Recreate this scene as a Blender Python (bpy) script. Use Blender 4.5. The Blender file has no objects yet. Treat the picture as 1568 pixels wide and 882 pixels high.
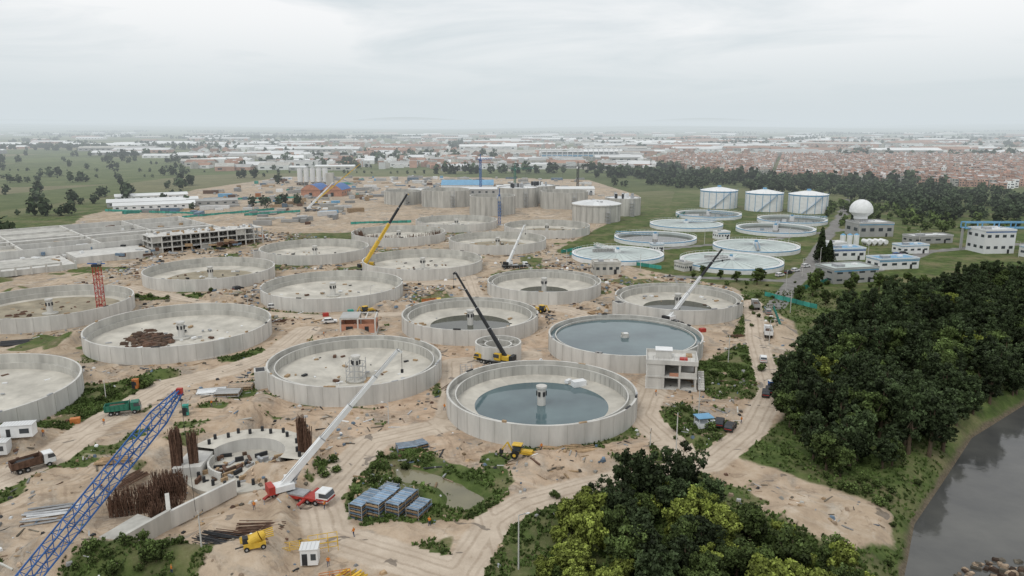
import bpy, math, random
import numpy as np
from mathutils import Vector, Matrix
random.seed(7); rng=np.random.default_rng(7)
sc=bpy.context.scene
col=sc.collection
R=math.radians
# ------------------------------------------------------------------ materials
def mat(name,c,rough=.8,var=.25,scale=.6,metal=0,streak=False,rand=0.0,spec=.3,bump=0,det=4):
    m=bpy.data.materials.new(name); m.use_nodes=True; nt=m.node_tree; N=nt.nodes; L=nt.links
    b=N['Principled BSDF']; b.inputs['Roughness'].default_value=rough; b.inputs['Metallic'].default_value=metal
    b.inputs['Specular IOR Level'].default_value=spec
    tc=N.new('ShaderNodeTexCoord'); mp=N.new('ShaderNodeMapping'); L.new(tc.outputs['Object'],mp.inputs[0])
    if streak: mp.inputs['Scale'].default_value=(1,1,.18)
    n1=N.new('ShaderNodeTexNoise'); n1.inputs['Scale'].default_value=scale; n1.inputs['Detail'].default_value=det; n1.inputs['Roughness'].default_value=.65
    L.new(mp.outputs[0],n1.inputs['Vector'])
    mr=N.new('ShaderNodeMapRange'); mr.inputs[1].default_value=.27; mr.inputs[2].default_value=.73; mr.inputs[3].default_value=1-var; mr.inputs[4].default_value=1+var
    L.new(n1.outputs['Fac'],mr.inputs[0])
    at=N.new('ShaderNodeAttribute'); at.attribute_name='tint'
    mu=N.new('ShaderNodeMath'); mu.operation='MULTIPLY'; L.new(mr.outputs[0],mu.inputs[0]); L.new(at.outputs['Fac'],mu.inputs[1])
    last=mu
    if rand>0:
        oi=N.new('ShaderNodeObjectInfo'); m2=N.new('ShaderNodeMapRange'); m2.inputs[3].default_value=1-rand; m2.inputs[4].default_value=1+rand
        L.new(oi.outputs['Random'],m2.inputs[0]); m3=N.new('ShaderNodeMath'); m3.operation='MULTIPLY'
        L.new(mu.outputs[0],m3.inputs[0]); L.new(m2.outputs[0],m3.inputs[1]); last=m3
    vm=N.new('ShaderNodeVectorMath'); vm.operation='SCALE'; vm.inputs[0].default_value=c; L.new(last.outputs[0],vm.inputs['Scale'])
    L.new(vm.outputs[0],b.inputs['Base Color'])
    if bump:
        bp=N.new('ShaderNodeBump'); bp.inputs['Strength'].default_value=bump; bp.inputs['Distance'].default_value=.3
        L.new(n1.outputs['Fac'],bp.inputs['Height']); L.new(bp.outputs[0],b.inputs['Normal'])
    return m
def foliage(name,c,rand=.25):
    return mat(name,c,rough=.7,var=.2,scale=.25,rand=rand,spec=.2,det=1)
def watermat(name,c,rough=.04,bs=.3,bd=.02):
    m=bpy.data.materials.new(name); m.use_nodes=True; nt=m.node_tree; N=nt.nodes; L=nt.links
    b=N['Principled BSDF']; b.inputs['Base Color'].default_value=(*c,1); b.inputs['Roughness'].default_value=rough; b.inputs['IOR'].default_value=1.33
    n=N.new('ShaderNodeTexNoise'); n.inputs['Scale'].default_value=bs; n.inputs['Detail'].default_value=4
    tc=N.new('ShaderNodeTexCoord'); L.new(tc.outputs['Object'],n.inputs['Vector'])
    r=N.new('ShaderNodeValToRGB'); e=r.color_ramp.elements; e[0].position=.3; e[1].position=.7; e[0].color=(c[0]*.7,c[1]*.7,c[2]*.7,1); e[1].color=(c[0]*1.35,c[1]*1.3,c[2]*1.2,1)
    n2=N.new('ShaderNodeTexNoise'); n2.inputs['Scale'].default_value=.08; n2.inputs['Detail'].default_value=5; L.new(tc.outputs['Object'],n2.inputs['Vector']); L.new(n2.outputs['Fac'],r.inputs[0]); L.new(r.outputs[0],b.inputs['Base Color'])
    bp=N.new('ShaderNodeBump'); bp.inputs['Distance'].default_value=bd; bp.inputs['Strength'].default_value=.5; L.new(n.outputs['Fac'],bp.inputs['Height']); L.new(bp.outputs[0],b.inputs['Normal'])
    return m
M={}
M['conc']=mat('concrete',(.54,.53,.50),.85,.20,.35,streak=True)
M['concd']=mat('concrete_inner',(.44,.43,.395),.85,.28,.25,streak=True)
M['floor']=mat('tank_floor',(.49,.465,.41),.9,.30,.12)
M['floord']=mat('tank_floor_damp',(.29,.255,.19),.9,.38,.15)
M['mud']=mat('mud',(.10,.065,.045),.9,.4,.8)
M['dark']=mat('dark_steel',(.03,.032,.035),.6,.3,1)
M['black']=mat('rubber',(.02,.02,.02),.8,.2,2)
M['glass']=mat('window_glass',(.05,.06,.07),.15,.2,.5,spec=.6)
M['white']=mat('white_paint',(.72,.73,.73),.5,.12,.5)
M['red']=mat('red_paint',(.38,.045,.035),.5,.2,1)
M['blue']=mat('blue_paint',(.04,.12,.33),.5,.25,1)
M['ltblue']=mat('light_blue_paint',(.14,.32,.49),.5,.18,.3)
M['yellow']=mat('yellow_paint',(.60,.39,.05),.5,.2,1)
M['orange']=mat('orange_paint',(.47,.17,.05),.5,.2,1)
M['green']=mat('green_paint',(.03,.16,.11),.5,.2,1)
M['teal']=mat('teal_mesh',(.05,.27,.22),.8,.25,.4)
M['brick']=mat('brick',(.42,.21,.14),.9,.25,.3)
M['hbrick']=mat('house_brick',(.43,.27,.21),.9,.25,.1,det=2)
M['rust']=mat('rusty_rebar',(.12,.07,.048),.9,.4,1.5)
M['wood']=mat('timber',(.36,.255,.155),.9,.35,1.2)
M['steel']=mat('galvanised_steel',(.38,.39,.40),.5,.2,.8,metal=.3)
M['grey']=mat('grey_sheet',(.34,.34,.33),.7,.2,.1)
M['roofw']=mat('white_roof',(.66,.67,.67),.6,.15,.03)
M['rooft']=mat('rust_roof',(.33,.20,.145),.8,.3,.05)
M['bluef']=mat('formwork_panel',(.14,.20,.27),.6,.35,.8)
M['cover']=mat('pale_cover',(.48,.54,.52),.6,.15,.1)
M['bark']=mat('bark',(.10,.075,.05),.9,.3,2)
M['rock']=mat('rock',(.16,.14,.11),.95,.4,.8)
M['soil']=mat('soil_clod',(.42,.32,.23),.95,.35,.8)
M['skin']=mat('skin',(.35,.2,.14),.6,.05,3)
M['cloth']=mat('trousers',(.04,.06,.12),.9,.1,3)
M['vest']=mat('vest',(.6,.2,.03),.8,.1,3)
M['leafd']=foliage('foliage_dark',(.034,.050,.020),.38)
M['leafm']=foliage('foliage_mid',(.062,.088,.026),.3)
M['leafl']=foliage('foliage_light',(.155,.185,.040))
M['leaff']=foliage('foliage_far',(.042,.060,.03),.0)
M['grassb']=foliage('grass_blades',(.080,.118,.034),0)
M['w_clear']=watermat('tank_water',(.085,.13,.15))
M['w_dark']=watermat('murky_water',(.05,.055,.045))
M['w_clar']=watermat('clarifier_water',(.035,.03,.022))
M['w_river']=watermat('river_water',(.082,.085,.085),.07,.5,.06)
M['w_pond']=watermat('pond_water',(.19,.18,.12),.12)
# ------------------------------------------------------------------ mesh builder
class MB:
    def __init__(s): s.v=[];s.f=[];s.m=[];s.t=[];s.names=[]
    def mi(s,k):
        if k not in s.names: s.names.append(k)
        return s.names.index(k)
    def add(s,vs,fs,k,t=1.0):
        o=len(s.v); s.v+= [tuple(p) for p in vs]; mi=s.mi(k)
        for f in fs: s.f.append([i+o for i in f]); s.m.append(mi); s.t.append(t)
    def box(s,cx,cy,cz,sx,sy,sz,k,rot=0,t=1.0,top=None):
        """cz is the bottom"""
        c,n=math.cos(rot),math.sin(rot); vs=[]
        for z,tp in ((cz,1),(cz+sz,top or 1)):
            for x,y in ((-.5,-.5),(.5,-.5),(.5,.5),(-.5,.5)):
                X,Y=x*sx*tp,y*sy*tp; vs.append((cx+X*c-Y*n,cy+X*n+Y*c,z))
        s.add(vs,[(0,3,2,1),(4,5,6,7),(0,1,5,4),(1,2,6,5),(2,3,7,6),(3,0,4,7)],k,t)
    def beam(s,p,q,w,k,h=None,w2=None,t=1.0):
        p=Vector(p);q=Vector(q);d=(q-p)
        if d.length<1e-6: return
        d.normalize(); up=Vector((0,0,1)) if abs(d.z)<.95 else Vector((0,1,0))
        a=d.cross(up).normalized(); b=a.cross(d); h=h or w; r=(w2/w) if w2 else 1
        vs=[]
        for P,sx in ((p,1),(q,r)):
            for i,j in ((-1,-1),(1,-1),(1,1),(-1,1)): vs.append(P+a*(i*w/2*sx)+b*(j*h/2*sx))
        s.add(vs,[(0,3,2,1),(4,5,6,7),(0,1,5,4),(1,2,6,5),(2,3,7,6),(3,0,4,7)],k,t)
    def cyl(s,p,q,r,k,r2=None,seg=12,t=1.0,cap=True):
        p=Vector(p);q=Vector(q);d=(q-p).normalized(); up=Vector((0,0,1)) if abs(d.z)<.95 else Vector((0,1,0))
        a=d.cross(up).normalized(); b=a.cross(d); r2=r if r2 is None else r2; vs=[]
        for P,rr in ((p,r),(q,r2)):
            for i in range(seg):
                an=2*math.pi*i/seg; vs.append(P+a*(rr*math.cos(an))+b*(rr*math.sin(an)))
        fs=[(i,(i+1)%seg,(i+1)%seg+seg,i+seg) for i in range(seg)]
        if cap: fs+=[list(range(seg))[::-1],list(range(seg,2*seg))]
        s.add(vs,fs,k,t)
    def lathe(s,prof,seg=96,cx=0,cy=0,tv=.06,a0=0,a1=2*math.pi):
        """prof: list of (r,z,matkey) ; matkey of segment to the NEXT point"""
        full=abs(a1-a0-2*math.pi)<1e-6
        n=seg if full else seg+1
        for j in range(len(prof)-1):
            (r0,z0,k),(r1,z1,_)=prof[j],prof[j+1]; o=len(s.v); mi=s.mi(k)
            for r,z in ((r0,z0),(r1,z1)):
                for i in range(n):
                    an=a0+(a1-a0)*i/seg; s.v.append((cx+r*math.cos(an),cy+r*math.sin(an),z))
            tt=1
            for i in range(seg):
                if i%3==0: tt=1+random.uniform(-tv,tv)
                i2=(i+1)%n if full else i+1
                s.f.append([o+i,o+i2,o+n+i2,o+n+i]); s.m.append(mi); s.t.append(tt)
    def prism(s,pts,z0,z1,k,t=1.0):
        n=len(pts); vs=[(x,y,z0) for x,y in pts]+[(x,y,z1) for x,y in pts]
        s.add(vs,[(i,(i+1)%n,(i+1)%n+n,i+n) for i in range(n)]+[list(range(n))[::-1],list(range(n,2*n))],k,t)
    def side(s,pts,y0,y1,k,t=1.0):
        n=len(pts); vs=[(x,y0,z) for x,z in pts]+[(x,y1,z) for x,z in pts]
        s.add(vs,[(i,(i+1)%n,(i+1)%n+n,i+n) for i in range(n)]+[list(range(n))[::-1],list(range(n,2*n))],k,t)
    def mesh(s,name):
        me=bpy.data.meshes.new(name); me.from_pydata(s.v,[],s.f)
        for k in s.names: me.materials.append(M[k])
        me.polygons.foreach_set('material_index',s.m)
        a=me.attributes.new('tint','FLOAT','FACE'); a.data.foreach_set('value',s.t); me.update(); return me
    def obj(s,name,loc=(0,0,0),rot=0,scale=1,parent=None):
        return put(name,s.mesh(name),loc,rot,scale,parent)
def put(name,me,loc=(0,0,0),rot=0,scale=1,parent=None):
    o=bpy.data.objects.new(name,me); o.location=loc; o.rotation_euler=(0,0,rot)
    o.scale=(scale,)*3 if not isinstance(scale,tuple) else scale
    col.objects.link(o)
    if parent: o.parent=parent
    return o
def npmesh(name,V,tint,mats,mi=None):
    """V (n,4,3) quads"""
    n=len(V); me=bpy.data.meshes.new(name); me.vertices.add(n*4); me.vertices.foreach_set('co',V.reshape(-1).astype(np.float32))
    me.loops.add(n*4); me.loops.foreach_set('vertex_index',np.arange(n*4,dtype=np.int32))
    me.polygons.add(n); me.polygons.foreach_set('loop_start',np.arange(0,n*4,4,dtype=np.int32)); me.polygons.foreach_set('loop_total',np.full(n,4,dtype=np.int32))
    for k in mats: me.materials.append(M[k])
    if mi is not None: me.polygons.foreach_set('material_index',mi.astype(np.int32))
    a=me.attributes.new('tint','FLOAT','FACE'); a.data.foreach_set('value',tint.astype(np.float32))
    me.update(calc_edges=True); return me
# ------------------------------------------------------------------ ground maths
def vnoise(x,y,s,seed=0):
    x=x/s+seed*17.3; y=y/s+seed*9.1
    xi=np.floor(x);yi=np.floor(y);fx=x-xi;fy=y-yi; fx=fx*fx*(3-2*fx);fy=fy*fy*(3-2*fy)
    def h(a,b):
        v=np.sin(a*127.1+b*311.7+seed*13)*43758.5453; return v-np.floor(v)
    return (h(xi,yi)*(1-fx)+h(xi+1,yi)*fx)*(1-fy)+(h(xi,yi+1)*(1-fx)+h(xi+1,yi+1)*fx)*fy
def sd(poly,x,y):
    """signed distance, positive inside"""
    d=np.full(x.shape,1e9); ins=np.zeros(x.shape,bool); n=len(poly)
    for i in range(n):
        ax,ay=poly[i];bx,by=poly[(i+1)%n]; ex,ey=bx-ax,by-ay
        t=np.clip(((x-ax)*ex+(y-ay)*ey)/(ex*ex+ey*ey+1e-9),0,1)
        d=np.minimum(d,np.hypot(x-ax-t*ex,y-ay-t*ey))
        if abs(ey)>1e-9:
            c=((ay>y)!=(by>y))&(x<(ex)*(y-ay)/ey+ax); ins^=c
    return np.where(ins,d,-d)
def ld(line,x,y):
    d=np.full(x.shape,1e9)
    for i in range(len(line)-1):
        ax,ay=line[i];bx,by=line[i+1]; ex,ey=bx-ax,by-ay
        t=np.clip(((x-ax)*ex+(y-ay)*ey)/(ex*ex+ey*ey+1e-9),0,1)
        d=np.minimum(d,np.hypot(x-ax-t*ex,y-ay-t*ey))
    return d
def ss(a,b,x):
    t=np.clip((x-a)/(b-a),0,1); return t*t*(3-2*t)
RIVER=[(230,235),(165,212),(130,180),(105,160),(86,138),(72,122),(62,106),(53,90),(45,40),(20,-120),(70,-120),(105,40),(125,100),(190,150),(270,200)]
POND=[(-25,141),(-17,137),(-9,132),(-4,126),(-8,121),(-12,123),(-15,128),(-22,134)]
PIT=[(-74,118),(-73,146),(-60,160),(-42,158),(-37,142),(-40,130),(-50,122),(-56,108),(-66,108)]
DIRT=[(-150,60),(-360,200),(-360,330),(-235,335),(-321,563),(-335,799),(-300,1000),(-125,1009),(95,947),(123,724),(69,524),(23,398),(60,350),(92,306),(97,250),(84,205),(64,165),(46,143),(58,130),(67,121),(63,112),(54,108),(36,119),(30,119),(10,118),(0,100),(-6,80),(-40,50)]
GR=[[(-111,186),(-100,193),(-93,188),(-94,176),(-96,159),(-104,152),(-125,147),(-125,154),(-105,163)],
[(-85,208),(-76,218),(-70,211),(-76,202)],
[(-25,146),(-18,145),(-5,135),(-1,127),(-4,119),(-14,117),(-25,116),(-29,121),(-29,129),(-36,131),(-39,138),(-33,142),(-26,143)],
[(2,148),(18,151),(19,146),(10,145),(2,145)],[(-16,109),(-10,112),(-10,106),(-12,103),(-15,105)],
[(-5,101),(-4,108),(1,119),(8,126),(14,126),(22,133),(28,137),(37,134),(38,124),(42,118),(54,106),(53,98),(48,86),(-7,80)],
[(31,156),(40,171),(45,163),(52,159),(39,143),(28,137)],
[(51,202),(63,214),(71,221),(78,208),(66,191),(64,175),(51,176),(48,186)],
[(92,290),(94,272),(80,244),(70,230),(84,262)],
[(-67,101),(-64,105),(-55,108),(-46,107),(-47,101),(-50,96),(-68,96)],
[(-110,110),(-80,106),(-78,102),(-110,104)],[(-165,280),(-120,285),(-118,292),(-165,290)],[(-110,345),(-95,352),(-100,360),(-118,355)],
[(-75,395),(-40,385),(-45,400),(-72,408)],[(-130,420),(-90,425),(-95,470),(-140,470)],[(60,300),(85,297),(80,315),(50,325),(20,330),(40,318)]]
ROADS=[([(-8,80),(-8,101),(-3,117),(2,123),(14,130),(39,139),(53,156),(66,181),(77,228),(92,280)],3.4),
([(-120,118),(-99,128),(-94,142),(-94,159),(-90,186),(-79,197),(-70,213),(-68,240)],4.5),
([(-8,101),(-30,112),(-35,125),(-30,150),(-14,160),(-14,178),(-16,205),(5,212)],4),
([(-159,307),(-110,272),(-90,262),(-65,256),(-39,262)],3.2),
([(36,139),(30,165),(38,190)],4),([(-20,330),(-15,290),(20,268),(36,246)],4),([(-75,330),(-30,315),(30,335)],5)]
TRACKS=[[(-78,150),(-84,128),(-70,105)],[(-120,135),(-80,165),(-50,167),(-20,164),(10,143),(35,150)],[(-98,205),(-66,222),(-40,222),(-20,214)],[(0,100),(-12,150),(-20,165)],[(60,185),(52,172),(40,176),(33,190)],[(-120,280),(-60,262),(-20,270),(20,262)],[(-30,108),(-55,115),(-70,112),(-95,115)],[(70,235),(88,262),(60,300)]]
ASPH=[([(98,272),(118,310),(141,351),(200,470),(248,563),(310,692)],3.6),([(118,320),(170,345),(224,398),(330,440)],3.2),([(30,385),(80,405),(150,440),(240,500)],2.6),([(70,330),(118,320)],2.6)]
TANKS=[# x,y,R,kind
(7,169,22.5,'pond'),(-42,193,23,'dry2'),(34,218,23,'full'),(-14,244,22.8,'low'),(-105,230,27.5,'debris'),(-166,262,27.5,'mud'),(-134,170,27.5,'dry'),
(-71,291,27.5,'dry'),(-133,325,27.3,'brown'),(-102,384,27.5,'dry'),(-42,348,28,'dry'),(-67,441,27.5,'rebar'),(13,298,23,'lowg'),(61,269,23,'lowb'),
(-8,414,27,'brown'),(-37,498,27,'dry'),(22,471,27,'brown')]
CLAR=[(116,498,23.5,'cover'),(168,476,24,'dark'),(54,379,23,'bridge'),(84,437,23.5,'dark'),(106,358,24,'bridge'),(133,405,22.5,'cover'),(146,557,23.5,'dark'),(196,524,23,'dark')]
def hz(x,y):
    x=np.asarray(x,float);y=np.asarray(y,float)
    dirt=ss(-4,4,sd(DIRT,x,y))*ss(900,500,y)
    z=dirt*((vnoise(x,y,9,1)-.5)*1.3+(vnoise(x,y,3.2,2)-.5)*.6)
    lump=np.maximum(0,vnoise(x,y,11,5)-.66)*8*(1+ss(-20,-60,x)*ss(200,160,y)*.8)
    z=z+dirt*lump*(y<330)
    rd=np.full(x.shape,99.)
    for l,w in ROADS+ASPH: rd=np.minimum(rd,ld(l,x,y)-w)
    z=z*ss(-.5,3,rd)
    for T in TANKS+[(-4,209,6.7,'')]:
        d=np.hypot(x-T[0],y-T[1]); z=z*ss(T[2]+.5,T[2]+5,d)-5*(1-ss(T[2]-3.2,T[2]-1.8,d))
    for T in CLAR:
        d=np.hypot(x-T[0],y-T[1]); z=z-4*(1-ss(T[2]-3.2,T[2]-1.8,d))
    r=sd(RIVER,x,y); z=z-6.0*ss(-7,5,r)*1.0
    z=z-1.8*ss(-1.5,2.5,sd(POND,x,y)); z=z-2.2*ss(-2.5,3,sd(PIT,x,y))
    # distant low undulation and faint hills
    rr=np.hypot(x,y); z=z+ss(6000,16000,rr)*(vnoise(x,y,3500,8)*120)+ss(12000,19000,rr)*(vnoise(x,y,5200,9)**2)*420
    return z
def weed(x,y): return ss(.66,.80,vnoise(x,y,13,21)+.35*(vnoise(x,y,4,22)-.5))
def hz1(x,y): return float(hz(np.array([x]),np.array([y]))[0])
def axis(lo,hi,st,far_lo,far_hi,g):
    a=list(np.arange(lo,hi,st)); s=st
    while a[-1]<far_hi: s=min(s*g,900); a.append(a[-1]+s)
    b=[lo]; s=st
    while b[-1]>far_lo: s=min(s*g,900); b.append(b[-1]-s)
    return np.array(b[::-1][:-1]+a)
xs=axis(-190,150,.9,-22000,22000,1.035); ys=axis(78,300,.9,-600,26000,1.022)
X,Y=np.meshgrid(xs,ys); x=X.ravel();y=Y.ravel(); z=hz(x,y)
nx,ny=len(xs),len(ys)
me=bpy.data.meshes.new('ground'); me.vertices.add(nx*ny); me.vertices.foreach_set('co',np.stack([x,y,z],1).astype(np.float32).ravel())
ii=np.arange(nx*ny).reshape(ny,nx); q=np.stack([ii[:-1,:-1],ii[:-1,1:],ii[1:,1:],ii[1:,:-1]],-1).reshape(-1,4)
me.loops.add(q.size); me.loops.foreach_set('vertex_index',q.ravel().astype(np.int32)); me.polygons.add(len(q))
me.polygons.foreach_set('loop_start',np.arange(0,q.size,4,dtype=np.int32)); me.polygons.foreach_set('loop_total',np.full(len(q),4,dtype=np.int32))
me.polygons.foreach_set('use_smooth',np.ones(len(q),bool)); me.update(calc_edges=True)
sdirt=sd(DIRT,x,y); grass=np.clip(.5-sdirt/5,0,1)
for p in GR: grass=np.maximum(grass,np.clip(.5+sd(p,x,y)/3,0,1))
road=np.zeros(x.shape); asph=np.zeros(x.shape); td=np.full(x.shape,99.)
for l,w in ROADS: d_=ld(l,x,y); road=np.maximum(road,np.clip(.5-(d_-w)/2.5,0,1)); td=np.minimum(td,d_)
for l in TRACKS: td=np.minimum(td,ld(l,x,y))
for l,w in ASPH: asph=np.maximum(asph,np.clip(.5-(ld(l,x,y)-w)/1.2,0,1))
rs=sd(RIVER,x,y); river=np.clip(.5+(rs+1)/3,0,1)
field=ss(520,900,y)*(grass>.5)+ss(-330,-420,x)*.8; field=np.clip(field,0,1)
grass=np.maximum(grass,weed(x,y)*.66*(td>3)*(sd(PIT,x,y)<0)*(y<480))
grass=np.where(road>.55,0,grass)
warm=np.exp(-((x+5)/75)**2-((y-190)/65)**2)
for nm,(a,b,c,d) in dict(gm=(grass,road,asph,river),gn=(field,ss(1400,2300,y)*ss(-.30,-.05,x/np.maximum(y,1)),warm,np.clip(td/8,0,1))).items():
    at=me.attributes.new(nm,'FLOAT_COLOR','POINT'); at.data.foreach_set('color',np.stack([a,b,c,d],1).astype(np.float32).ravel())
gmt=bpy.data.materials.new('ground'); gmt.use_nodes=True; nt=gmt.node_tree; N=nt.nodes; L=nt.links; bs=N['Principled BSDF']; bs.inputs['Roughness'].default_value=.95; bs.inputs['Specular IOR Level'].default_value=.15
tc=N.new('ShaderNodeTexCoord')
def noise(sc_,det=5,ro=.6,dist=0):
    n=N.new('ShaderNodeTexNoise'); n.inputs['Scale'].default_value=sc_; n.inputs['Detail'].default_value=det; n.inputs['Roughness'].default_value=ro; n.inputs['Distortion'].default_value=dist
    L.new(tc.outputs['Object'],n.inputs['Vector']); return n.outputs['Fac']
def ramp(fac,st):
    r=N.new('ShaderNodeValToRGB'); e=r.color_ramp.elements
    while len(e)<len(st): e.new(.5)
    for i,(p,c) in enumerate(st): e[i].position=p; e[i].color=(*c,1)
    L.new(fac,r.inputs[0]); return r.outputs[0]
def mix(f,a,b,mode='MIX'):
    m=N.new('ShaderNodeMix'); m.data_type='RGBA'; m.blend_type=mode
    if isinstance(f,float): m.inputs[0].default_value=f
    else: L.new(f,m.inputs[0])
    L.new(a,m.inputs[6])
    if isinstance(b,tuple): m.inputs[7].default_value=(*b,1)
    else: L.new(b,m.inputs[7])
    return m.outputs[2]
def math_(op,a,b=0,c=0):
    m=N.new('ShaderNodeMath'); m.operation=op
    for i,v in enumerate((a,b,c)):
        if isinstance(v,(int,float)): m.inputs[i].default_value=v
        else: L.new(v,m.inputs[i])
    return m.outputs[0]
def mrange(v,a,b,c=0,d=1):
    r=N.new('ShaderNodeMapRange'); r.inputs[1].default_value=a; r.inputs[2].default_value=b; r.inputs[3].default_value=c; r.inputs[4].default_value=d; L.new(v,r.inputs[0]); return r.outputs[0]
def edge(mask,nf,amt=.8,w=.12): return mrange(math_('ADD',math_('MULTIPLY_ADD',nf,amt,-amt/2),mask),.5-w,.5+w)
def sep(nm):
    a=N.new('ShaderNodeAttribute'); a.attribute_name=nm; s=N.new('ShaderNodeSeparateColor'); L.new(a.outputs['Color'],s.inputs[0]); return s.outputs[0],s.outputs[1],s.outputs[2],a.outputs['Alpha']
g_,r_,a_,w_=sep('gm'); f_,t_,warm_,td_=sep('gn')
nb=noise(.035,7,.62,.4); nm_=noise(.22,6,.65); nf_=noise(1.6,4,.6)
c1=ramp(nb,[(.28,(.19,.15,.11)),(.42,(.35,.27,.19)),(.55,(.45,.35,.255)),(.72,(.54,.46,.36))])
c2=ramp(nm_,[(.3,(.20,.16,.125)),(.5,(.43,.345,.255)),(.7,(.58,.505,.41))])
dirtc=mix(.5,c1,c2)
dirtc=mix(math_('MULTIPLY',warm_,.7),dirtc,ramp(nm_,[(.3,(.36,.24,.16)),(.5,(.52,.375,.265)),(.7,(.60,.46,.345))]))
dm=ramp(noise(.075,7,.7,1.2),[(.50,(0,0,0)),(.64,(1,1,1))])
grav=ramp(nf_,[(.3,(.15,.135,.115)),(.7,(.36,.33,.29))])
dirtc=mix(math_('MULTIPLY',dm,.72),dirtc,grav)
damp=ramp(noise(.13,6,.7,2.2),[(.56,(0,0,0)),(.62,(1,1,1))]); dirtc=mix(math_('MULTIPLY',damp,.5),dirtc,(.19,.14,.10))
pale=ramp(noise(.05,6,.75,1.5),[(.55,(0,0,0)),(.68,(1,1,1))]); dirtc=mix(math_('MULTIPLY',pale,.45),dirtc,(.64,.585,.50))
roadc=ramp(nm_,[(.3,(.42,.345,.27)),(.7,(.59,.505,.41))])
base=mix(edge(r_,nm_,.7,.15),dirtc,roadc)
dist=math_('MULTIPLY',td_,8.0)
rut=math_('SINE',math_('MULTIPLY_ADD',nm_,5.0,math_('MULTIPLY',dist,4.6)))
rutm=math_('MULTIPLY',mrange(rut,-.1,.9),mrange(dist,3.6,1.8)); rutm=math_('MULTIPLY',rutm,mrange(nf_,.3,.6,.2,.5)); base=mix(rutm,base,(.27,.205,.15))
pud=mrange(noise(.16,3,.5,.8),.655,.67); base=mix(math_('MULTIPLY',pud,.85),base,(.17,.14,.11))
grc=ramp(nm_,[(.3,(.04,.058,.020)),(.5,(.072,.105,.030)),(.72,(.135,.165,.058))])
gdry=ramp(noise(.06,6,.7),[(.46,(0,0,0)),(.64,(.75,.75,.75))]); dry=ramp(nf_,[(.3,(.15,.13,.07)),(.7,(.25,.215,.13))]); grc=mix(gdry,grc,dry)
vo=N.new('ShaderNodeTexVoronoi'); vo.inputs['Scale'].default_value=.0065; vo.inputs['Randomness'].default_value=.85
mpn=N.new('ShaderNodeMapping'); mpn.inputs['Rotation'].default_value=(0,0,.4); mpn.inputs['Scale'].default_value=(1,.55,1); L.new(tc.outputs['Object'],mpn.inputs[0]); L.new(mpn.outputs[0],vo.inputs['Vector'])
sv=N.new('ShaderNodeSeparateColor'); L.new(vo.outputs['Color'],sv.inputs[0])
fc=ramp(sv.outputs[0],[(0,(.055,.080,.030)),(.3,(.09,.12,.045)),(.55,(.12,.155,.058)),(.75,(.18,.18,.095)),(1,(.23,.19,.13))])
fc=mix(.45,fc,ramp(nb,[(.3,(.05,.07,.025)),(.7,(.19,.19,.095))]))
tn=ramp(noise(.004,5,.7),[(.45,(0,0,0)),(.6,(.8,.8,.8))])
fc=mix(math_('MULTIPLY',tn,t_),fc,ramp(noise(.03,5,.7),[(.35,(.10,.13,.08)),(.6,(.3,.3,.28))]))
asc=ramp(nm_,[(.3,(.16,.155,.145)),(.7,(.27,.26,.25))])
bank=ramp(nf_,[(.3,(.08,.065,.045)),(.7,(.17,.14,.10))])
gE=edge(g_,nm_,.9,.1)
cc=mix(gE,base,grc); cc=mix(f_,cc,fc); cc=mix(edge(a_,nf_,.2,.2),cc,asc); cc=mix(edge(w_,nm_,.8,.15),cc,bank)
L.new(cc,bs.inputs['Base Color'])
L.new(mrange(math_('MULTIPLY',pud,math_('SUBTRACT',1.0,gE)),0,1,.95,.12),bs.inputs['Roughness'])
bp=N.new('ShaderNodeBump'); bp.inputs['Strength'].default_value=.8; bp.inputs['Distance'].default_value=.6
L.new(math_('MULTIPLY_ADD',nf_,.35,nm_),bp.inputs['Height']); L.new(bp.outputs[0],bs.inputs['Normal'])
me.materials.append(gmt); put('ground',me)
# ------------------------------------------------------------------ water
def sheet(name,poly,z,k): 
    b=MB(); b.add([(px,py,z) for px,py in poly],[list(range(len(poly)))],k); b.obj(name)
sheet('river_water',[(240,250),(160,225),(118,185),(95,165),(76,140),(60,122),(50,106),(42,90),(34,40),(0,-120),(80,-120),(120,40),(140,95),(205,145),(285,195)],-3.6,'w_river')
sheet('pond_water',[(-28,142),(-17,139),(-7,134),(-1,126),(-8,118),(-14,121),(-18,127),(-26,133)],-.75,'w_pond')
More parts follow.
